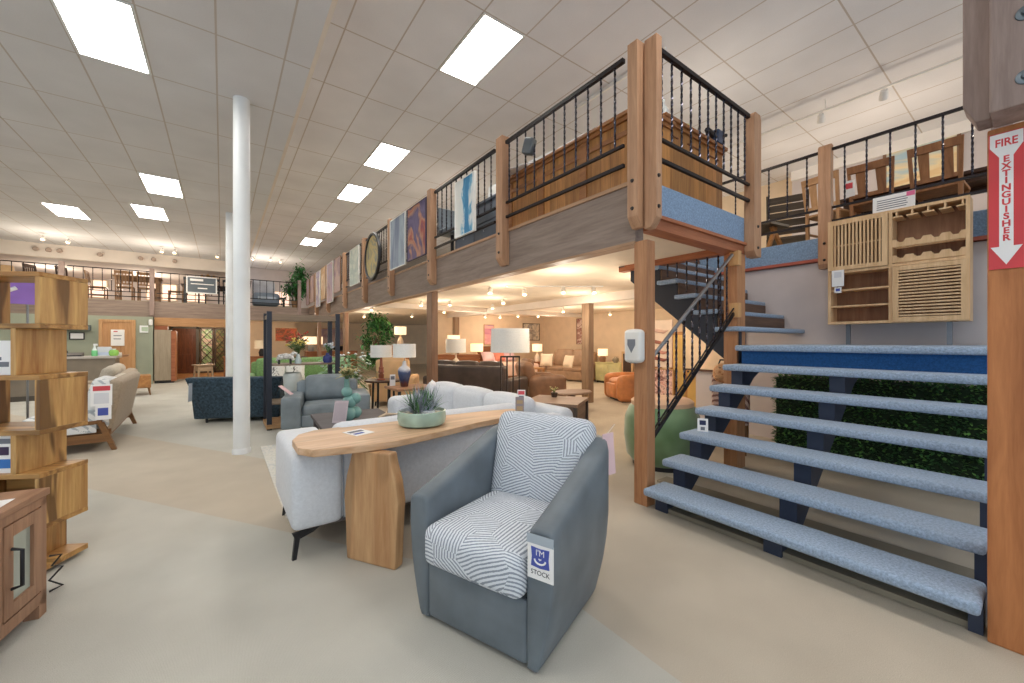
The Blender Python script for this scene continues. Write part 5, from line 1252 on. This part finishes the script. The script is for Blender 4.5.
for z in (.08, .66, .76):
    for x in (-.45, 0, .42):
        m = MB(); m.box(x-.12, x+.14, -.05, -.04, z, z+.012); m.build('moulding', plain('moulding_shadow', (110, 62, 34), .6), bar2, 0)  # thin dark strips, coloured as the shadow lines of mouldings
# things on the bar
t = thing('flyer_stack', 'white flyers lying along the bar counter top', 'papers', (3.2, 3.5, DK+.821))
for i, (y, h) in enumerate(((-.3, .02), (.2, .03), (.62, .015))):
    m = MB(); m.box(-.05, .25, y-.2, y+.2, 0, h, M=T(rz=.1*i)); m.build('flyer', PAPER, t, 0)
t = thing('railing_speaker', 'small grey box speaker fixed to the gallery railing', 'speaker', (2.9, 3.62, 3.72), R(18))
m = MB(); m.soft(0, 0, 0, .1, .13, .18, .02, M=T(rx=.3)); m.build('box', plain('speaker_grey', (92, 98, 102), .5), t)
m = MB(); m.box(0, .05, -.02, .02, -.01, .01); m.build('bracket', BLACK, t, 0)
vase('white_bottle', 'frosted white bottle on the short bar arm nearest the corner posts', (3.86, 2.5, DK+.941), [(0, 0), (.06, 0), (.06, .16), (.02, .22), (.02, .27)], plain('frosted_white', (228, 230, 226), .4), 'bottle')
vase('yellow_jar', 'small yellow and white jar on the short bar arm', (4.25, 2.46, DK+.941), [(0, 0), (.05, 0), (.055, .07), (.04, .1)], plain('pale_yellow', (222, 214, 140), .4), 'jar')
vase('dark_finial', 'slender dark finial ornament on the short bar arm', (4.52, 2.46, DK+.941), [(0, 0), (.03, 0), (.012, .04), (.03, .1), (.0, .17)], plain('dark_grey', (90, 84, 88), .5), 'ornament')
t = thing('blue_toy_tractor', 'dark blue figurine with outstretched arms at the end of the short bar arm', 'ornament', (4.76, 2.4, DK+.941))
NB = plain('dark_blue_metal', (58, 78, 108), .4, .3)
m = MB(); m.box(-.06, .1, -.08, .08, .0, .16, .02); m.build('torso', NB, t, 0)
m = MB(); m.tube([(-.05, 0, .1), (-.2, -.02, .12)], [.05, .03], 8); m.build('arm', BLACK, t); m = MB(); m.tube([(.08, 0, .14), (.2, -.05, .16)], [.03, .02], 8); m.build('arm', BLACK, t)
# dark grey cabinet next to the bar
cabinet_block('grey_cabinet', 'slate grey cabinet on the gallery between bar counter and the white and blue painting', 'cabinet', (3.45, 5.35, DK), R(-90), 1.3, .5, .72, plain('slate_paint', (92, 100, 112), .55), 2, 2)
small_lamp('white blob lamp on the slate grey gallery cabinet', 3.45, 5.15, DK+.72, .12, .12, LINEN, WHITE_P, .14)
t = thing('bar_stool', 'grey swivel bar stool behind the gallery railing, left of the white and blue painting', 'stool', (3.3, 6.3, DK))
SG = leather('stool_grey', (120, 130, 138), .08)
m = MB(); m.soft(0, .16, .74, .42, .08, .46, .035); m.build('backrest', SG, t)
m = MB(); m.soft(0, 0, .52, .42, .4, .1, .04); m.build('seat', SG, t)
m = MB(); m.lathe([(.03, .1), (.03, .48)], n=10); m.build('column', BLACK, t)
for i in range(5):
    a = 2*PI*i/5; m = MB(); m.bar((0, 0, .1), (.26*math.cos(a), .26*math.sin(a), .05), .04, .03); m.build('leg', BLACK, t, 0)
# paintings hung on the outside of the long railing (facing -X)
WHF = plain('white_frame', (236, 236, 232), .5)
WOODF = plain('thin_wood_frame', (150, 120, 96), .5)
def hang(label, y0, y1, z0, z1, mat, frame, fw=.012):
    picture(label, (2.872, (y0+y1)/2, (z0+z1)/2), R(-90), y1-y0-2*fw, z1-z0-2*fw, mat, frame, fw, 'railing_painting', 'painting', 'canvases hung on the long gallery railing')
t = NT('white_blue_wave'); tc = t.add('ShaderNodeTexCoord'); s_ = t.add('ShaderNodeSeparateXYZ', {0: tc.outputs['Object']}); nz = t.noise(t.coord((5, 1, 1.6)), 2.4, 4, .6, .6)
dv = t.math('ABSOLUTE', t.math('SUBTRACT', s_.outputs[0], .06)); fv = t.math('ADD', t.math('MULTIPLY', dv, 2.6), t.math('MULTIPLY', t.math('SUBTRACT', nz, .5), 1.1))
WBW = t.out(t.ramp(fv, [(.12, (70, 136, 180)), (.26, (120, 178, 206)), (.36, (226, 230, 228)), (.8, (238, 238, 232))]), .7, 0, .3)
hang('tall white canvas with a vertical blue streak on the gallery railing', 4.79, 5.37, 3.0, 3.84, WBW, WHF)
def rings_art(name, bg, fig, fig2, seed):
    t = NT(name); co_ = t.coord((1, 1, .75)); n_ = t.noise(co_, 3, 3, .5, 1)
    gr = t.add('ShaderNodeTexGradient', {0: t.coord((2.6, 2.6, 1.8))}, gradient_type='SPHERICAL').outputs['Fac']
    f_ = t.math('ADD', gr, t.math('MULTIPLY', t.math('SUBTRACT', n_, .5), .5))
    return t.out(t.ramp(f_, [(.18, bg), (.3, fig), (.42, bg), (.5, fig2), (.8, fig)]), .7, 0, .3)
hang('purple canvas with an orange and cream swirl on the gallery railing', 6.44, 7.28, 2.96, 3.95, art('purple_swirl', [(92, 84, 118), (120, 108, 142), (104, 94, 128), (200, 150, 122), (176, 96, 88), (98, 88, 124)], 1.7, 2.4, 3.4, (1, 1, .7)), plain('purple_edge', (80, 72, 100), .6))
hang('misty blue canvas in a white frame on the gallery railing', 7.41, 8.25, 2.93, 3.97, art('misty_blue', [(112, 124, 148), (146, 156, 176), (176, 190, 200), (120, 128, 150)], 1.6, 1.2, 2, (2, 1, .6)), WHF, .018)
hang('narrow pale grey-green canvas left of the round picture', 10.62, 11.5, 2.96, 3.95, art('pale_greygreen', [(196, 204, 198), (216, 220, 208), (184, 196, 190), (220, 220, 206)], 2, 1, 5), WHF)
mv = [art('mauve_one', [(186, 160, 158), (204, 178, 170), (160, 136, 150), (200, 180, 176)], 1.5, 1, 1), art('mauve_two', [(150, 130, 150), (196, 170, 170), (176, 160, 180), (210, 190, 180)], 1.5, 1, 8), art('cream_three', [(226, 200, 166), (206, 170, 130), (236, 214, 186), (196, 160, 130)], 1.5, 1, 3), art('pale_four', [(216, 206, 206), (160, 150, 180), (226, 214, 200), (190, 180, 190)], 1.5, 1, 5)]
hang('rosy mauve canvas, first beyond the pale grey-green one', 12.6, 13.45, 2.96, 4.03, mv[0], WOODF)
hang('long violet grey canvas, second beyond the pale grey-green one', 13.62, 14.45, 2.72, 4.03, mv[1], WHF)
hang('cream and tan canvas, third beyond the pale grey-green one', 14.7, 15.5, 2.91, 4.05, mv[2], WOODF)
hang('long white and lilac canvas hanging lowest near the far corner', 15.7, 16.4, 2.72, 4.03, mv[3], WHF)
hang('dusty pink canvas just before the far corner of the gallery', 16.85, 17.6, 2.98, 4.03, mv[0], WOODF)
hang('small violet canvas at the far corner of the gallery railing', 17.9, 18.5, 2.95, 4.0, mv[1], WOODF)
# round black-rimmed picture
t = thing('round_wall_picture', 'large round picture with thick black rim hung on the gallery railing', 'picture', (2.87, 9.45, 3.43))
Mr = T(ry=-PI/2)
m = MB(Mr); m.lathe([(0, .0), (.50, .0), (.50, .02), (0, .02)], n=48); m.build('face', art('map_face', [(104, 116, 124), (150, 152, 140), (206, 186, 130), (170, 160, 130), (120, 128, 130)], 2.2, 1.5, 2), t, 30)
m = MB(Mr); m.lathe([(.50, -.01), (.56, -.01), (.565, .02), (.55, .05), (.50, .05), (.495, .02)], n=48); m.build('rim', BLACK, t)
# simple dining chairs / tables used up here
def dining_chair(label, loc, rz, mat, back='slat', h=1.0, group=None, dark=False):
    t = thing('dining_chair', label, 'chair', loc, rz, group)
    m = MB(); m.box(-.23, .23, -.22, .22, .44, .48, .012); m.build('seat', mat, t, 0)
    for x in (-.2, .2):
        m = MB(); m.bar((x, -.19, 0), (x, -.19, .44), .04, .04); m.build('leg', mat, t, 0)
        m = MB(); m.bar((x, .2, 0), (x, .21, .46), .04, .04); m.bar((x, .21, .46), (x*1.1, .29, h), .036, .036); m.build('leg', mat, t, 0)
    m = MB(); m.bar((-.23, .285, h-.05), (.23, .285, h-.05), .03, .10); m.build('top_rail', mat, t, 0)
    m = MB(); m.bar((-.21, .225, .56), (.21, .225, .56), .025, .05); m.build('lower_rail', mat, t, 0)
    for x in ((-.1, .1) if back == 'slat' else (-.12, -.04, .04, .12)):
        m = MB(); m.prism([(x-.05 if back == 'slat' else x-.015, .58), (x+.03 if back == 'slat' else x+.015, .58), (x+.05 if back == 'slat' else x+.015, h-.09), (x-.05 if back == 'slat' else x-.015, h-.09)], 'Y', -.008, .008, M=T(0, .225, 0) @ Matrix(((1, 0, 0, 0), (0, 1, .14, -.08), (0, 0, 1, 0), (0, 0, 0, 1)))); m.build('back_slat', mat, t, 0)
    m = MB(); m.bar((-.2, -.19, .2), (-.2, .2, .2), .02, .03); m.bar((.2, -.19, .2), (.2, .2, .2), .02, .03); m.build('stretcher', mat, t, 0)
    return t
def dining_table(label, loc, rz, w, d, mat, h=.76):
    t = thing('dining_table', label, 'table', loc, rz)
    m = MB(); m.box(-w/2, w/2, -d/2, d/2, h-.045, h, .006); m.build('tabletop', mat, t, 0)
    for y in (-d/2+.09, d/2-.09):
        m = MB(); m.box(-w/2+.08, w/2-.08, y-.01, y+.01, h-.13, h-.045); m.build('apron', mat, t, 0)
    for x in (-w/2+.1, w/2-.1):
        for y in (-d/2+.1, d/2-.1):
            m = MB(); m.box(x-.045, x+.045, y-.045, y+.045, 0, h-.045); m.build('leg', mat, t, 0)
    return t
DINO = wood('rustic_oak', (176, 122, 76), (128, 82, 48), 'Z', 1)
DARKW = wood('dark_walnut', (92, 62, 44), (58, 38, 28), 'X', 1)
dining_chair('wooden slat-back dining chair with a white tag, above the wine cabinet on the left', (7.2, 1.44, DK), R(92), DINO, h=.96)
dining_chair('wooden slat-back dining chair above the wine cabinet on the right', (7.2, .83, DK), R(88), DINO, h=.98)
dining_chair('pale wooden slat-back chair seen left of the cedar post above the stair wall', (7.3, 1.95, DK), R(78), wood('pale_oak_chair', (206, 160, 112), (172, 126, 82), 'Z', 1))
card('price_tag', 'white price tag hanging on the left slat-back dining chair above the wine cabinet', (6.86, 1.63, 3.4), R(-90), .12, .22, 0, PAPER, 'tag', ((.5, .85, -.3, .3, RED),))
dining_table('long dark wooden dining table behind the two slat-back chairs', (8.05, 1.1, DK), R(90), 1.7, .85, DARKW)
dining_chair('slat-back dining chair on the far side of the long dark table', (8.8, 1.2, DK), R(-90), DINO)
# dark slatted lounge group left of the post
t = thing('slatted_lounge_chair', 'dark brown patio chair with slatted high back seen above the blue stair-wall edge', 'chair', (8.1, 2.78, DK), R(108))
DKS = wood('dark_slats', (96, 82, 66), (62, 52, 42), 'X', 1)
M3 = T(0, .25, .38, rx=-.15)
for i in range(5):
    m = MB(M3); m.box(-.27, .27, -.012, .012, .06+.13*i, .175+.13*i); m.build('back_slat', DKS, t, 0)
m = MB(); m.box(-.28, .28, -.3, .26, .36, .40); m.build('seat', DKS, t, 0)
for x in (-.28, .28):
    m = MB(M3); m.box(x-.02, x+.02, -.02, .03, 0, .74); m.build('back_post', DKS, t, 0)
    for y in (-.27, .24):
        m = MB(); m.box(x-.025, x+.025, y-.025, y+.025, 0, .38); m.build('leg', DKS, t, 0)
    m = MB(); m.box(x-.03, x+.03, -.3, .26, .58, .61); m.build('armrest', DKS, t, 0)
t = thing('slatted_bench', 'dark wooden bench table beside the slatted patio chair', 'bench', (7.1, 3.0, DK), R(80))
m = MB(); m.box(-.5, .5, -.25, .25, .40, .44); m.build('seat', DKS, t, 0)
for x in (-.44, .44):
    m = MB(); m.bar((x, -.22, 0), (x*.9, .05, .4), .05, .05); m.bar((x, .22, 0), (x*.9, -.05, .4), .05, .05); m.build('leg', HON, t, 0)
picture('large landscape print of an autumn meadow on the upper right wall', (10.27, 1.43, 4.7), R(-90), .9, .9, art('meadow_print', [(170, 130, 90), (226, 190, 140), (236, 214, 170), (170, 196, 206), (210, 220, 222)], 1.6, .8, 9, (.5, 1, 1.6)), plain('brown_frame', (130, 96, 72), .5), .05)
# far gallery furniture
PALO = wood('pale_dining_oak', (160, 122, 86), (116, 84, 56), 'X', 1)
dining_table('pale counter-height dining table on the far gallery, left of the framed sign', (-2.42, 19.5, DK), 0, 1.25, .8, PALO, .9)
for x, rz, lb in ((-3.45, 90, 'pale chair at the left end of the far gallery dining table'), (-2.7, 180, 'pale chair at the near side of the far gallery dining table, left one'), (-2.15, 180, 'pale chair at the near side of the far gallery dining table, right one'), (-1.4, -90, 'pale chair at the right end of the far gallery dining table')):
    dining_chair(lb, (x, 19.5 if abs(rz) == 90 else 18.98, DK), R(rz), PALO, 'bars')
for x, lb in ((-4.8, 'dark carved chair on the far gallery, left one of the pair by the bookcase top'), (-4.1, 'dark carved chair on the far gallery, right one of the pair by the bookcase top')):
    dining_chair(lb, (x, 19.6, DK), R(70), DARKW, 'bars', 1.1)
t = thing('framed_sign', 'dark grey framed sign with white lettering on the far gallery railing', 'sign', (-.60, 18.6, 3.24))
m = MB(); m.box(-.42, .42, -.03, 0, .0, .56); m.build('panel', plain('charcoal_sign', (88, 98, 108), .5), t, 0)
m = MB(); m.box(-.45, -.41, -.04, .01, -.03, .59); m.box(.41, .45, -.04, .01, -.03, .59); m.box(-.41, .41, -.04, .01, -.03, .01); m.box(-.41, .41, -.04, .01, .55, .59); m.build('frame', WHITE_P, t, 0)
m = MB(); m.box(-.34, .04, -.034, -.03, .42, .5); m.box(-.32, .36, -.034, -.03, .30, .33); m.box(-.12, .16, -.034, -.03, .14, .18); m.build('lettering', PAPER, t, 0)
dining_table('dark dining table on the far gallery behind the framed sign', (-.5, 19.7, DK), 0, 1.5, .9, DARKW)
for x, lb in ((-.9, 'black chair under the framed sign on the far gallery, left one'), (-.3, 'black chair under the framed sign on the far gallery, middle one'), (.25, 'black chair under the framed sign on the far gallery, right one')):
    dining_chair(lb, (x, 18.97, DK), R(180), BLACK, 'bars', .95)
t = thing('gilded_chandelier', 'small gilded pendant ornament hanging above the framed sign', 'lamp', (-.45, 19.9, 3.95))
GLD = plain('gilt', (206, 160, 90), .4, .6)
m = MB(); m.tube([(.22*math.cos(2*PI*i/12), .22*math.sin(2*PI*i/12), .05+.05*(i % 2)) for i in range(12)], .03, 6, True); m.build('ring', GLD, t)
m = MB(); m.tube([(0, 0, .05), (0, 0, .19)], .01, 6); m.build('rod', GLD, t)
t = thing('grey_covered_recliner', 'grey recliner with a pale sheet over it on the far gallery beside the indoor tree', 'armchair', (1.45, 19.1, DK), 0)
m = MB(); m.soft(0, 0, .3, .92, .7, .5, .1, (0, .02, .03)); m.build('seat_block', plain('blue_grey_vinyl', (116, 130, 146), .5), t)
m = MB(); m.soft(-.06, .25, .78, .8, .3, .62, .1, (0, .03, .03), M=T()); m.build('backrest', plain('pale_sheet', (190, 192, 200), .8), t)
m = MB(); m.box(-.3, .34, -.37, -.33, .3, .4); m.build('front_label', plain('pale_label', (170, 182, 194), .5), t, 0)
dining_chair('tall black ladder-back chair right of the grey recliner on the far gallery', (1.98, 19.8, DK), R(90), BLACK, 'bars', 1.15)
dining_chair('brown chair left of the grey recliner on the far gallery', (.66, 19.4, DK), R(-90), DARKW, 'bars', 1.05)
# ------------------------------------------------------------------ indoor trees
def tree(label, loc, z0, z1, rad, n, leafL, mats, pot):
    t = thing('indoor_tree', label, 'plant', loc)
    random.seed(len(label))
    m = MB(); m.lathe([(0, 0), (.15, 0), (.2, .3), (.18, .32), (0, .3)], n=18); m.build('planter', pot, t)
    m = MB(); tips = []
    m.tube([(0, 0, .3), (.03, .02, z0*.7), (0, 0, (z0+z1)/2)], [.03, .025, .015], 8)
    for i in range(16):
        a = random.uniform(0, 2*PI); zz_ = random.uniform(z0, z1); k = math.sin(PI*(zz_-z0+.08)/(z1-z0+.16)); r = rad*random.uniform(.4, .95)*max(.35, k)
        p = (r*math.cos(a), r*math.sin(a), zz_); tips.append(p)
        m.tube([(0, 0, z0*.85), (p[0]*.5, p[1]*.5, (z0*.85+zz_)/2+.08), p], [.014, .01, .004], 6)
    m.build('trunk', plain('bark', (110, 84, 60), .9), t)
    for mt in mats:
        m = MB()
        for i in range(n//len(mats)):
            p = random.choice(tips); c = Vector(p)*random.uniform(.55, 1.0); c.z = p[2]+random.uniform(-.12, .14)
            q = c+Vector((random.gauss(0, rad*.17), random.gauss(0, rad*.17), random.gauss(0, (z1-z0)*.08)))
            m.leaf(q, (random.uniform(-1, 1), random.uniform(-1, 1), random.uniform(-.8, .5)), leafL*random.uniform(.7, 1.2), leafL*.42, .3)
        o = m.build('foliage', mt, t, 0)
    return t
LEAFS = [plain('ficus_dark', (48, 98, 50), .5, var=.25, vs=10), plain('ficus_mid', (84, 140, 70), .5, var=.25, vs=10)]
LEAFS2 = [plain('ficus_dark', (48, 98, 50), .5, var=.25, vs=10), plain('ficus_bright', (72, 150, 76), .5, var=.2, vs=10)]
POT = plain('basket_brown', (140, 108, 76), .8)
tree('bushy bright green indoor tree on the far gallery at the corner of the railings', (2.55, 19.0, DK), .45, 1.75, .62, 1100, .17, LEAFS2, POT)
tree('leafy indoor tree on the showroom floor behind the copper-stem lamp', (3.3, 10.6, 0), 1.0, 2.1, .48, 1200, .13, LEAFS, POT)
# green furniture and shelves behind the etagere
GSOF = fabric('leaf_green_velvet', (118, 150, 96), .14, 30)
sofa('green_sofa', 'leaf green sofa with white patterned cushions behind the etagere', 'sofa', (1.55, 11.2, 0), R(-8), 2.3, .95, 1.0, .22, .66, .45, 2, GSOF, BLACK, .1)
for x, lb in ((1.0, 'black and white patterned cushion at the left end of the green sofa'), (1.42, 'second black and white patterned cushion from the left on the green sofa')):
    q = MB(); q.pillow(.44, .44, .16); q = tag(q.build('scatter_pillow', art('black_white_cushion', [(60, 60, 60), (226, 226, 220), (230, 230, 226), (40, 40, 44)], 7, 2, 2)), lb, 'pillow'); q.location = (x, 10.82, .72); q.rotation_euler = (-.3, 0, R(-8))
t = thing('flower_planter', 'big leafy pot plant with pale blooms to the left of the copper-stem lamp', 'plant', (2.1, 8.75, 0))
m = MB(); m.lathe([(0, 0), (.16, 0), (.2, .3), (.17, .34), (0, .3)], n=18); m.build('planter', plain('black_white_pot', (214, 214, 210), .4), t)
random.seed(5)
m = MB()
for i in range(420):
    a = random.uniform(0, 2*PI); r = random.uniform(.05, .5); z = random.uniform(.35, 1.15)
    m.leaf((r*math.cos(a)*.9, r*math.sin(a)*.9, z), (math.cos(a), math.sin(a), random.uniform(-.4, .7)), random.uniform(.12, .2), .07, .35)
m.build('foliage', plain('pale_foliage', (132, 168, 128), .6, var=.2, vs=9), t)
m = MB()
for i in range(50):
    a = random.uniform(0, 2*PI); r = random.uniform(.2, .5); m.lathe([(0, -.03), (.04, 0), (0, .03)], (r*math.cos(a), r*math.sin(a), random.uniform(.5, 1.2)), 7)
m.build('blooms', plain('pale_blooms', (222, 226, 232), .7), t)
# mid-distance warm furniture under the far gallery
cabinet_block('wooden_sideboard', 'brown sideboard with a black bowl deep under the far gallery', 'sideboard', (3.6, 17.4, 0), R(0), 1.9, .5, 1.05, CHEST)
vase('black_bowl', 'wide black bowl on the brown sideboard deep under the far gallery', (3.9, 17.4, 1.05), [(0, 0), (.12, 0), (.3, .12), (.38, .2), (.3, .19), (.1, .06)], BLACK, 'bowl')
small_lamp('lamp with broad cream shade seen through the etagere, left of the black bowl', 2.85, 17.4, 1.05, .42, .3, GLOWSHADE, plain('grey_lamp_base', (120, 122, 120), .5), .28)
cabinet_block('low_chest', 'low brown chest below the lit square lamp left of the etagere', 'chest', (.75, 17.2, 0), 0, 1.4, .5, .9, CHEST)
small_lamp('small bright square lamp on the low brown chest left of the etagere', .35, 17.2, .9, .2, .26, GLOWSHADE, CER, .3)
small_lamp('pale lamp on the low brown chest seen between the etagere uprights', 1.2, 17.2, .9, .24, .3, LINENW, BLACK, .28)
picture('red and brown abstract picture seen through the left half of the etagere', (2.1, 18.3, 1.72), 0, .75, .5, art('red_abstract', [(140, 60, 40), (196, 96, 60), (90, 60, 40), (216, 150, 110)], 4, 2, 4), OAKF, .02)
flowers('dark_leaf_plant', 'dark leafy plant in front of the red abstract picture', (1.98, 14.5, .95), 26, .34, .8, GR[2], plain('red_buds', (180, 70, 60), .7), .03, 'plant')
cabinet_block('plant_stand', 'dark stand carrying the dark leafy plant beyond the green sofa', 'stand', (1.98, 14.5, 0), 0, .5, .4, .95, DARKW, 2, 1)
cabinet_block('cream_highboy', 'tall honey highboy with lamp between the leafy tree and the cherry dresser', 'chest', (5.3, 14.6, 0), R(-20), .9, .5, 1.3, HON, 4, 1)
small_lamp('lit cone lamp on the honey highboy', 5.45, 14.6, 1.3, .22, .3)
sofa('cream_armchair', 'tall cream wing armchair behind the blue glazed lamp', 'armchair', (3.3, 9.1, 0), R(150), .95, .95, 1.1, .2, .64, .46, 1, plain('cream_upholstery', (222, 184, 140), .85), BLACK, .1)
picture('wide rosy canvas on the back wall far behind the gallery posts', (5.0, 23.9, 1.7), 0, 1.6, .9, mv[0], OAKF, .03)

# ------------------------------------------------------------------ ceiling lights
PANEL = emit('light_panel_diffuser', (255, 252, 246), 19)
def panel(x0, y0, z, label, group):
    t = thing('ceiling_light', label, 'ceiling light', (x0, y0, z), 0, group)
    m = MB(); m.box(-.275, .275, -.575, .575, -.006, .0); m.build('diffuser', PANEL, t, 0)
    m = MB(); m.box(-.3, -.275, -.6, .6, -.01, .004); m.box(.275, .3, -.6, .6, -.01, .004); m.box(-.275, .275, -.6, -.575, -.01, .004); m.box(-.275, .275, .575, .6, -.01, .004); m.build('frame', WHITE_P, t, 0)
GLW, GH = 'ceiling panels in the low ceiling', 'ceiling panels in the high ceiling'
for x, y, lb in ((-.965, 5.65, 'bright rectangular ceiling panel at the upper left edge of the room, the nearest one'), (-.965, 10.6, 'bright ceiling panel left of the white columns, nearer of the pair in line'), (-3.0, 14.02, 'bright ceiling panel farthest left'), (-1.4, 12.95, 'bright ceiling panel left of the white columns, farther of the pair in line')):
    panel(x, y, ZL, lb, GLW)
for i, (y, lb) in enumerate(((4.45, 'largest high ceiling panel, nearest the gallery corner'), (8.11, 'second high ceiling panel from the gallery corner'), (10.55, 'third high ceiling panel from the gallery corner'), (14.21, 'fourth high ceiling panel from the gallery corner'), (16.65, 'farthest high ceiling panel from the gallery corner'))):
    panel(2.725, y, ZH, lb, GH)
# unseen panels out of frame; farthest left pair added to brighten the far floor
for x, y, z in ((-.95, 1.9, ZL), (-.95, -1.76, ZL), (-4.0, 1.9, ZL), (-4.0, 5.56, ZL), (-4.0, 9.2, ZL), (-5.2, 10.6, ZL), (-5.2, 14.0, ZL), (2.725, .79, ZH), (2.725, -2.4, ZH)):
    panel(x, y, z, 'bright unseen ceiling panel beyond the edge of the picture', GLW)
# recessed and track spots
AIM = (-.3, -.4, -1)
sp_in = [(5.02, 11.12), (4.2, 9.75), (4.74, 9.18), (4.2, 6.45), (5.56, 7.95), (5.78, 14.27), (8.23, 13.0), (8.86, 12.9), (5.78, 11.6), (4.88, 6.24), (5.29, 5.56), (5.77, 5.21), (9.0, 11.91), (9.61, 11.46), (8.7, 9.15), (10.96, 9.16), (6.2, 9.4), (3.6, 12.0), (4.4, 15.6), (3.7, 19.4), (1.2, 19.7), (4.1, 20.3)]
for i, (x, y) in enumerate(sp_in):
    spot(x, y, 2.42, 'small lit spotlight under the gallery ceiling', AIM, 40 if i in (0,) else 14)
for o in [o for o in bpy.data.objects if o.get('label') == 'small lit spotlight under the gallery ceiling']: o['group'] = 'spotlights under the gallery ceiling'
for x, y in ((-4.16, 17.2), (-3.69, 17.3), (-1.59, 17.3), (-1.27, 17.25), (-.13, 17.2)):
    o = spot(x, y, 4.42, 'lit spotlight under the far end of the low ceiling', (-.1, -.6, -1), 9); o['group'] = 'spotlights under the low ceiling'
for x, y in ((1.11, 21.0), (1.75, 20.7), (2.17, 21.0)):
    o = spot(x, y, 5.12, 'lit spotlight in the high ceiling near the far gallery tree', (-.1, -.6, -1), 14); o['group'] = 'spotlights by the far gallery tree'
for x in (-3.31, -2.3, -1.96, -1.39, -4.22, -4.46, -4.73):
    t = thing('bulkhead_downlight', 'unlit grey round spotlight against the pale bulkhead over the far gallery', 'spotlight', (x, 18.97, 4.36), 0, 'unlit spots on the far bulkhead')
    m = MB(T(rx=PI/2)); m.lathe([(0, .0), (.06, .0), (.07, .08), (.05, .1), (0, .09)], n=14); m.build('can', plain('grey_can', (170, 150, 136), .5), t)
# ceiling track over the stair wall
t = thing('ceiling_track', 'thin white lighting track on the ceiling above the stairs', 'track', (7.6, 1.6, 5.04))
m = MB(); m.box(-.015, .015, -1.8, 2.2, 0, .025); m.build('rail', CANWHITE, t, 0)
for y in (-1.2, .5, 2.0):
    m = MB(); m.tube([(0, y, .025), (0, y, .18)], .006, 6); m.build('hanger', CANWHITE, t)
t = thing('ceiling_track', 'short track end on the ceiling just right of the tall corner posts', 'track', (4.6, 3.6, 5.17))
m = MB(); m.box(-.015, .015, -.6, .9, 0, .05); m.build('rail', CANWHITE, t, 0)
m = MB(); m.box(-.03, .03, -.66, -.6, -.02, .05); m.build('end_feed', CANWHITE, t, 0)
for y, lb, b in ((2.15, 'white track spotlight in the middle of the track above the stairs', 6), (1.42, 'white track spotlight on the right of the track above the stairs', 6), (3.2, 'round white track spotlight just right of the short railing end post', 8)):
    spot(7.6, y, 4.95, lb, (.8, .25, -.7), b)
# interior track rails under the gallery
for x0, y0, x1, y1, lb in ((4.4, 6.2, 5.9, 5.1, 'dark lighting track under the gallery ceiling left of the corner post'), (7.9, 13.0, 9.9, 11.2, 'lighting track over the bed and taupe sofa')):
    t = thing('ceiling_track', lb, 'track', (x0, y0, 2.50)); m = MB(); m.bar((0, 0, 0), (x1-x0, y1-y0, 0), .03, .02); m.build('rail', CANWHITE, t, 0)

# ------------------------------------------------------------------ unseen warm point lights added to brighten the rooms
def light(kind, loc, energy, col, size=.2, rot=None, **kw):
    d = bpy.data.lights.new('fill_light', kind); d.energy = energy; d.color = col
    if kind == 'AREA': d.shape = 'RECTANGLE'; d.size = size; d.size_y = kw.get('sy', size)
    elif kind == 'SPOT': d.spot_size = R(kw.get('ang', 90)); d.spot_blend = .6; d.shadow_soft_size = size
    else: d.shadow_soft_size = size
    o = bpy.data.objects.new('fill_light', d); C.objects.link(o); o.location = loc
    if rot: o.rotation_euler = rot
    return o
WARM = (1, .87, .70)
for x, y in ((4.4, 6.2), (5.4, 8.2), (4.6, 9.6), (6.2, 11.0), (8.6, 12.4), (9.6, 11.0), (8.6, 9.0), (9.8, 8.2), (6.4, 6.2), (8.2, 6.8), (4.4, 14.8), (3.6, 12.4), (2.4, 20.0), (-.8, 21.2), (4.2, 4.4), (5.6, 3.9)):
    light('POINT', (x, y, 1.98), 27, WARM, .12)  # unseen points hung in mid-air, added to the glow of the spots
for x, y, e in ((-4.0, 17.2, 70), (-1.5, 17.0, 70), (-2.5, 21.5, 110), (-5.0, 21.5, 70), (1.6, 21, 90), (4.6, 8.5, 24), (5.5, 14, 30), (8.6, 1.5, 30), (8.8, 3.0, 20), (9.4, 6.5, 40), (5.6, 2.9, 26), (8.2, -.6, 30), (5.0, 11.5, 24), (7.6, 6.0, 40), (-.4, 21.9, 30)):
    light('POINT', (x, y, 2.0 if y == 21.9 else 3.55 if x < .8 else 4.0), e, WARM, .1)  # unseen points added to brighten galleries, ceilings and hall

# ------------------------------------------------------------------ daylight from the shop front, camera
w = bpy.data.worlds.new('daylight'); scene.world = w; w.use_nodes = True
bg = w.node_tree.nodes['Background']; bg.inputs['Color'].default_value = (.74, .87, 1.0, 1); bg.inputs['Strength'].default_value = 1.2
cam = bpy.data.cameras.new('camera'); cam.sensor_width = 36; cam.lens = 396/1024*36; cam.clip_end = 200; cam.clip_start = .05
co2 = bpy.data.objects.new('camera', cam); C.objects.link(co2); co2.location = (0, 0, 1.44); co2.rotation_euler = (PI/2, 0, -math.atan2(290, 396))
scene.camera = co2
vs = scene.view_settings; vs.view_transform = 'Standard'; vs.look = 'None'; vs.exposure = -.06; vs.gamma = 1; vs.use_curve_mapping = False
scene.cycles.max_bounces = 8; scene.cycles.diffuse_bounces = 5; scene.cycles.use_denoising = True
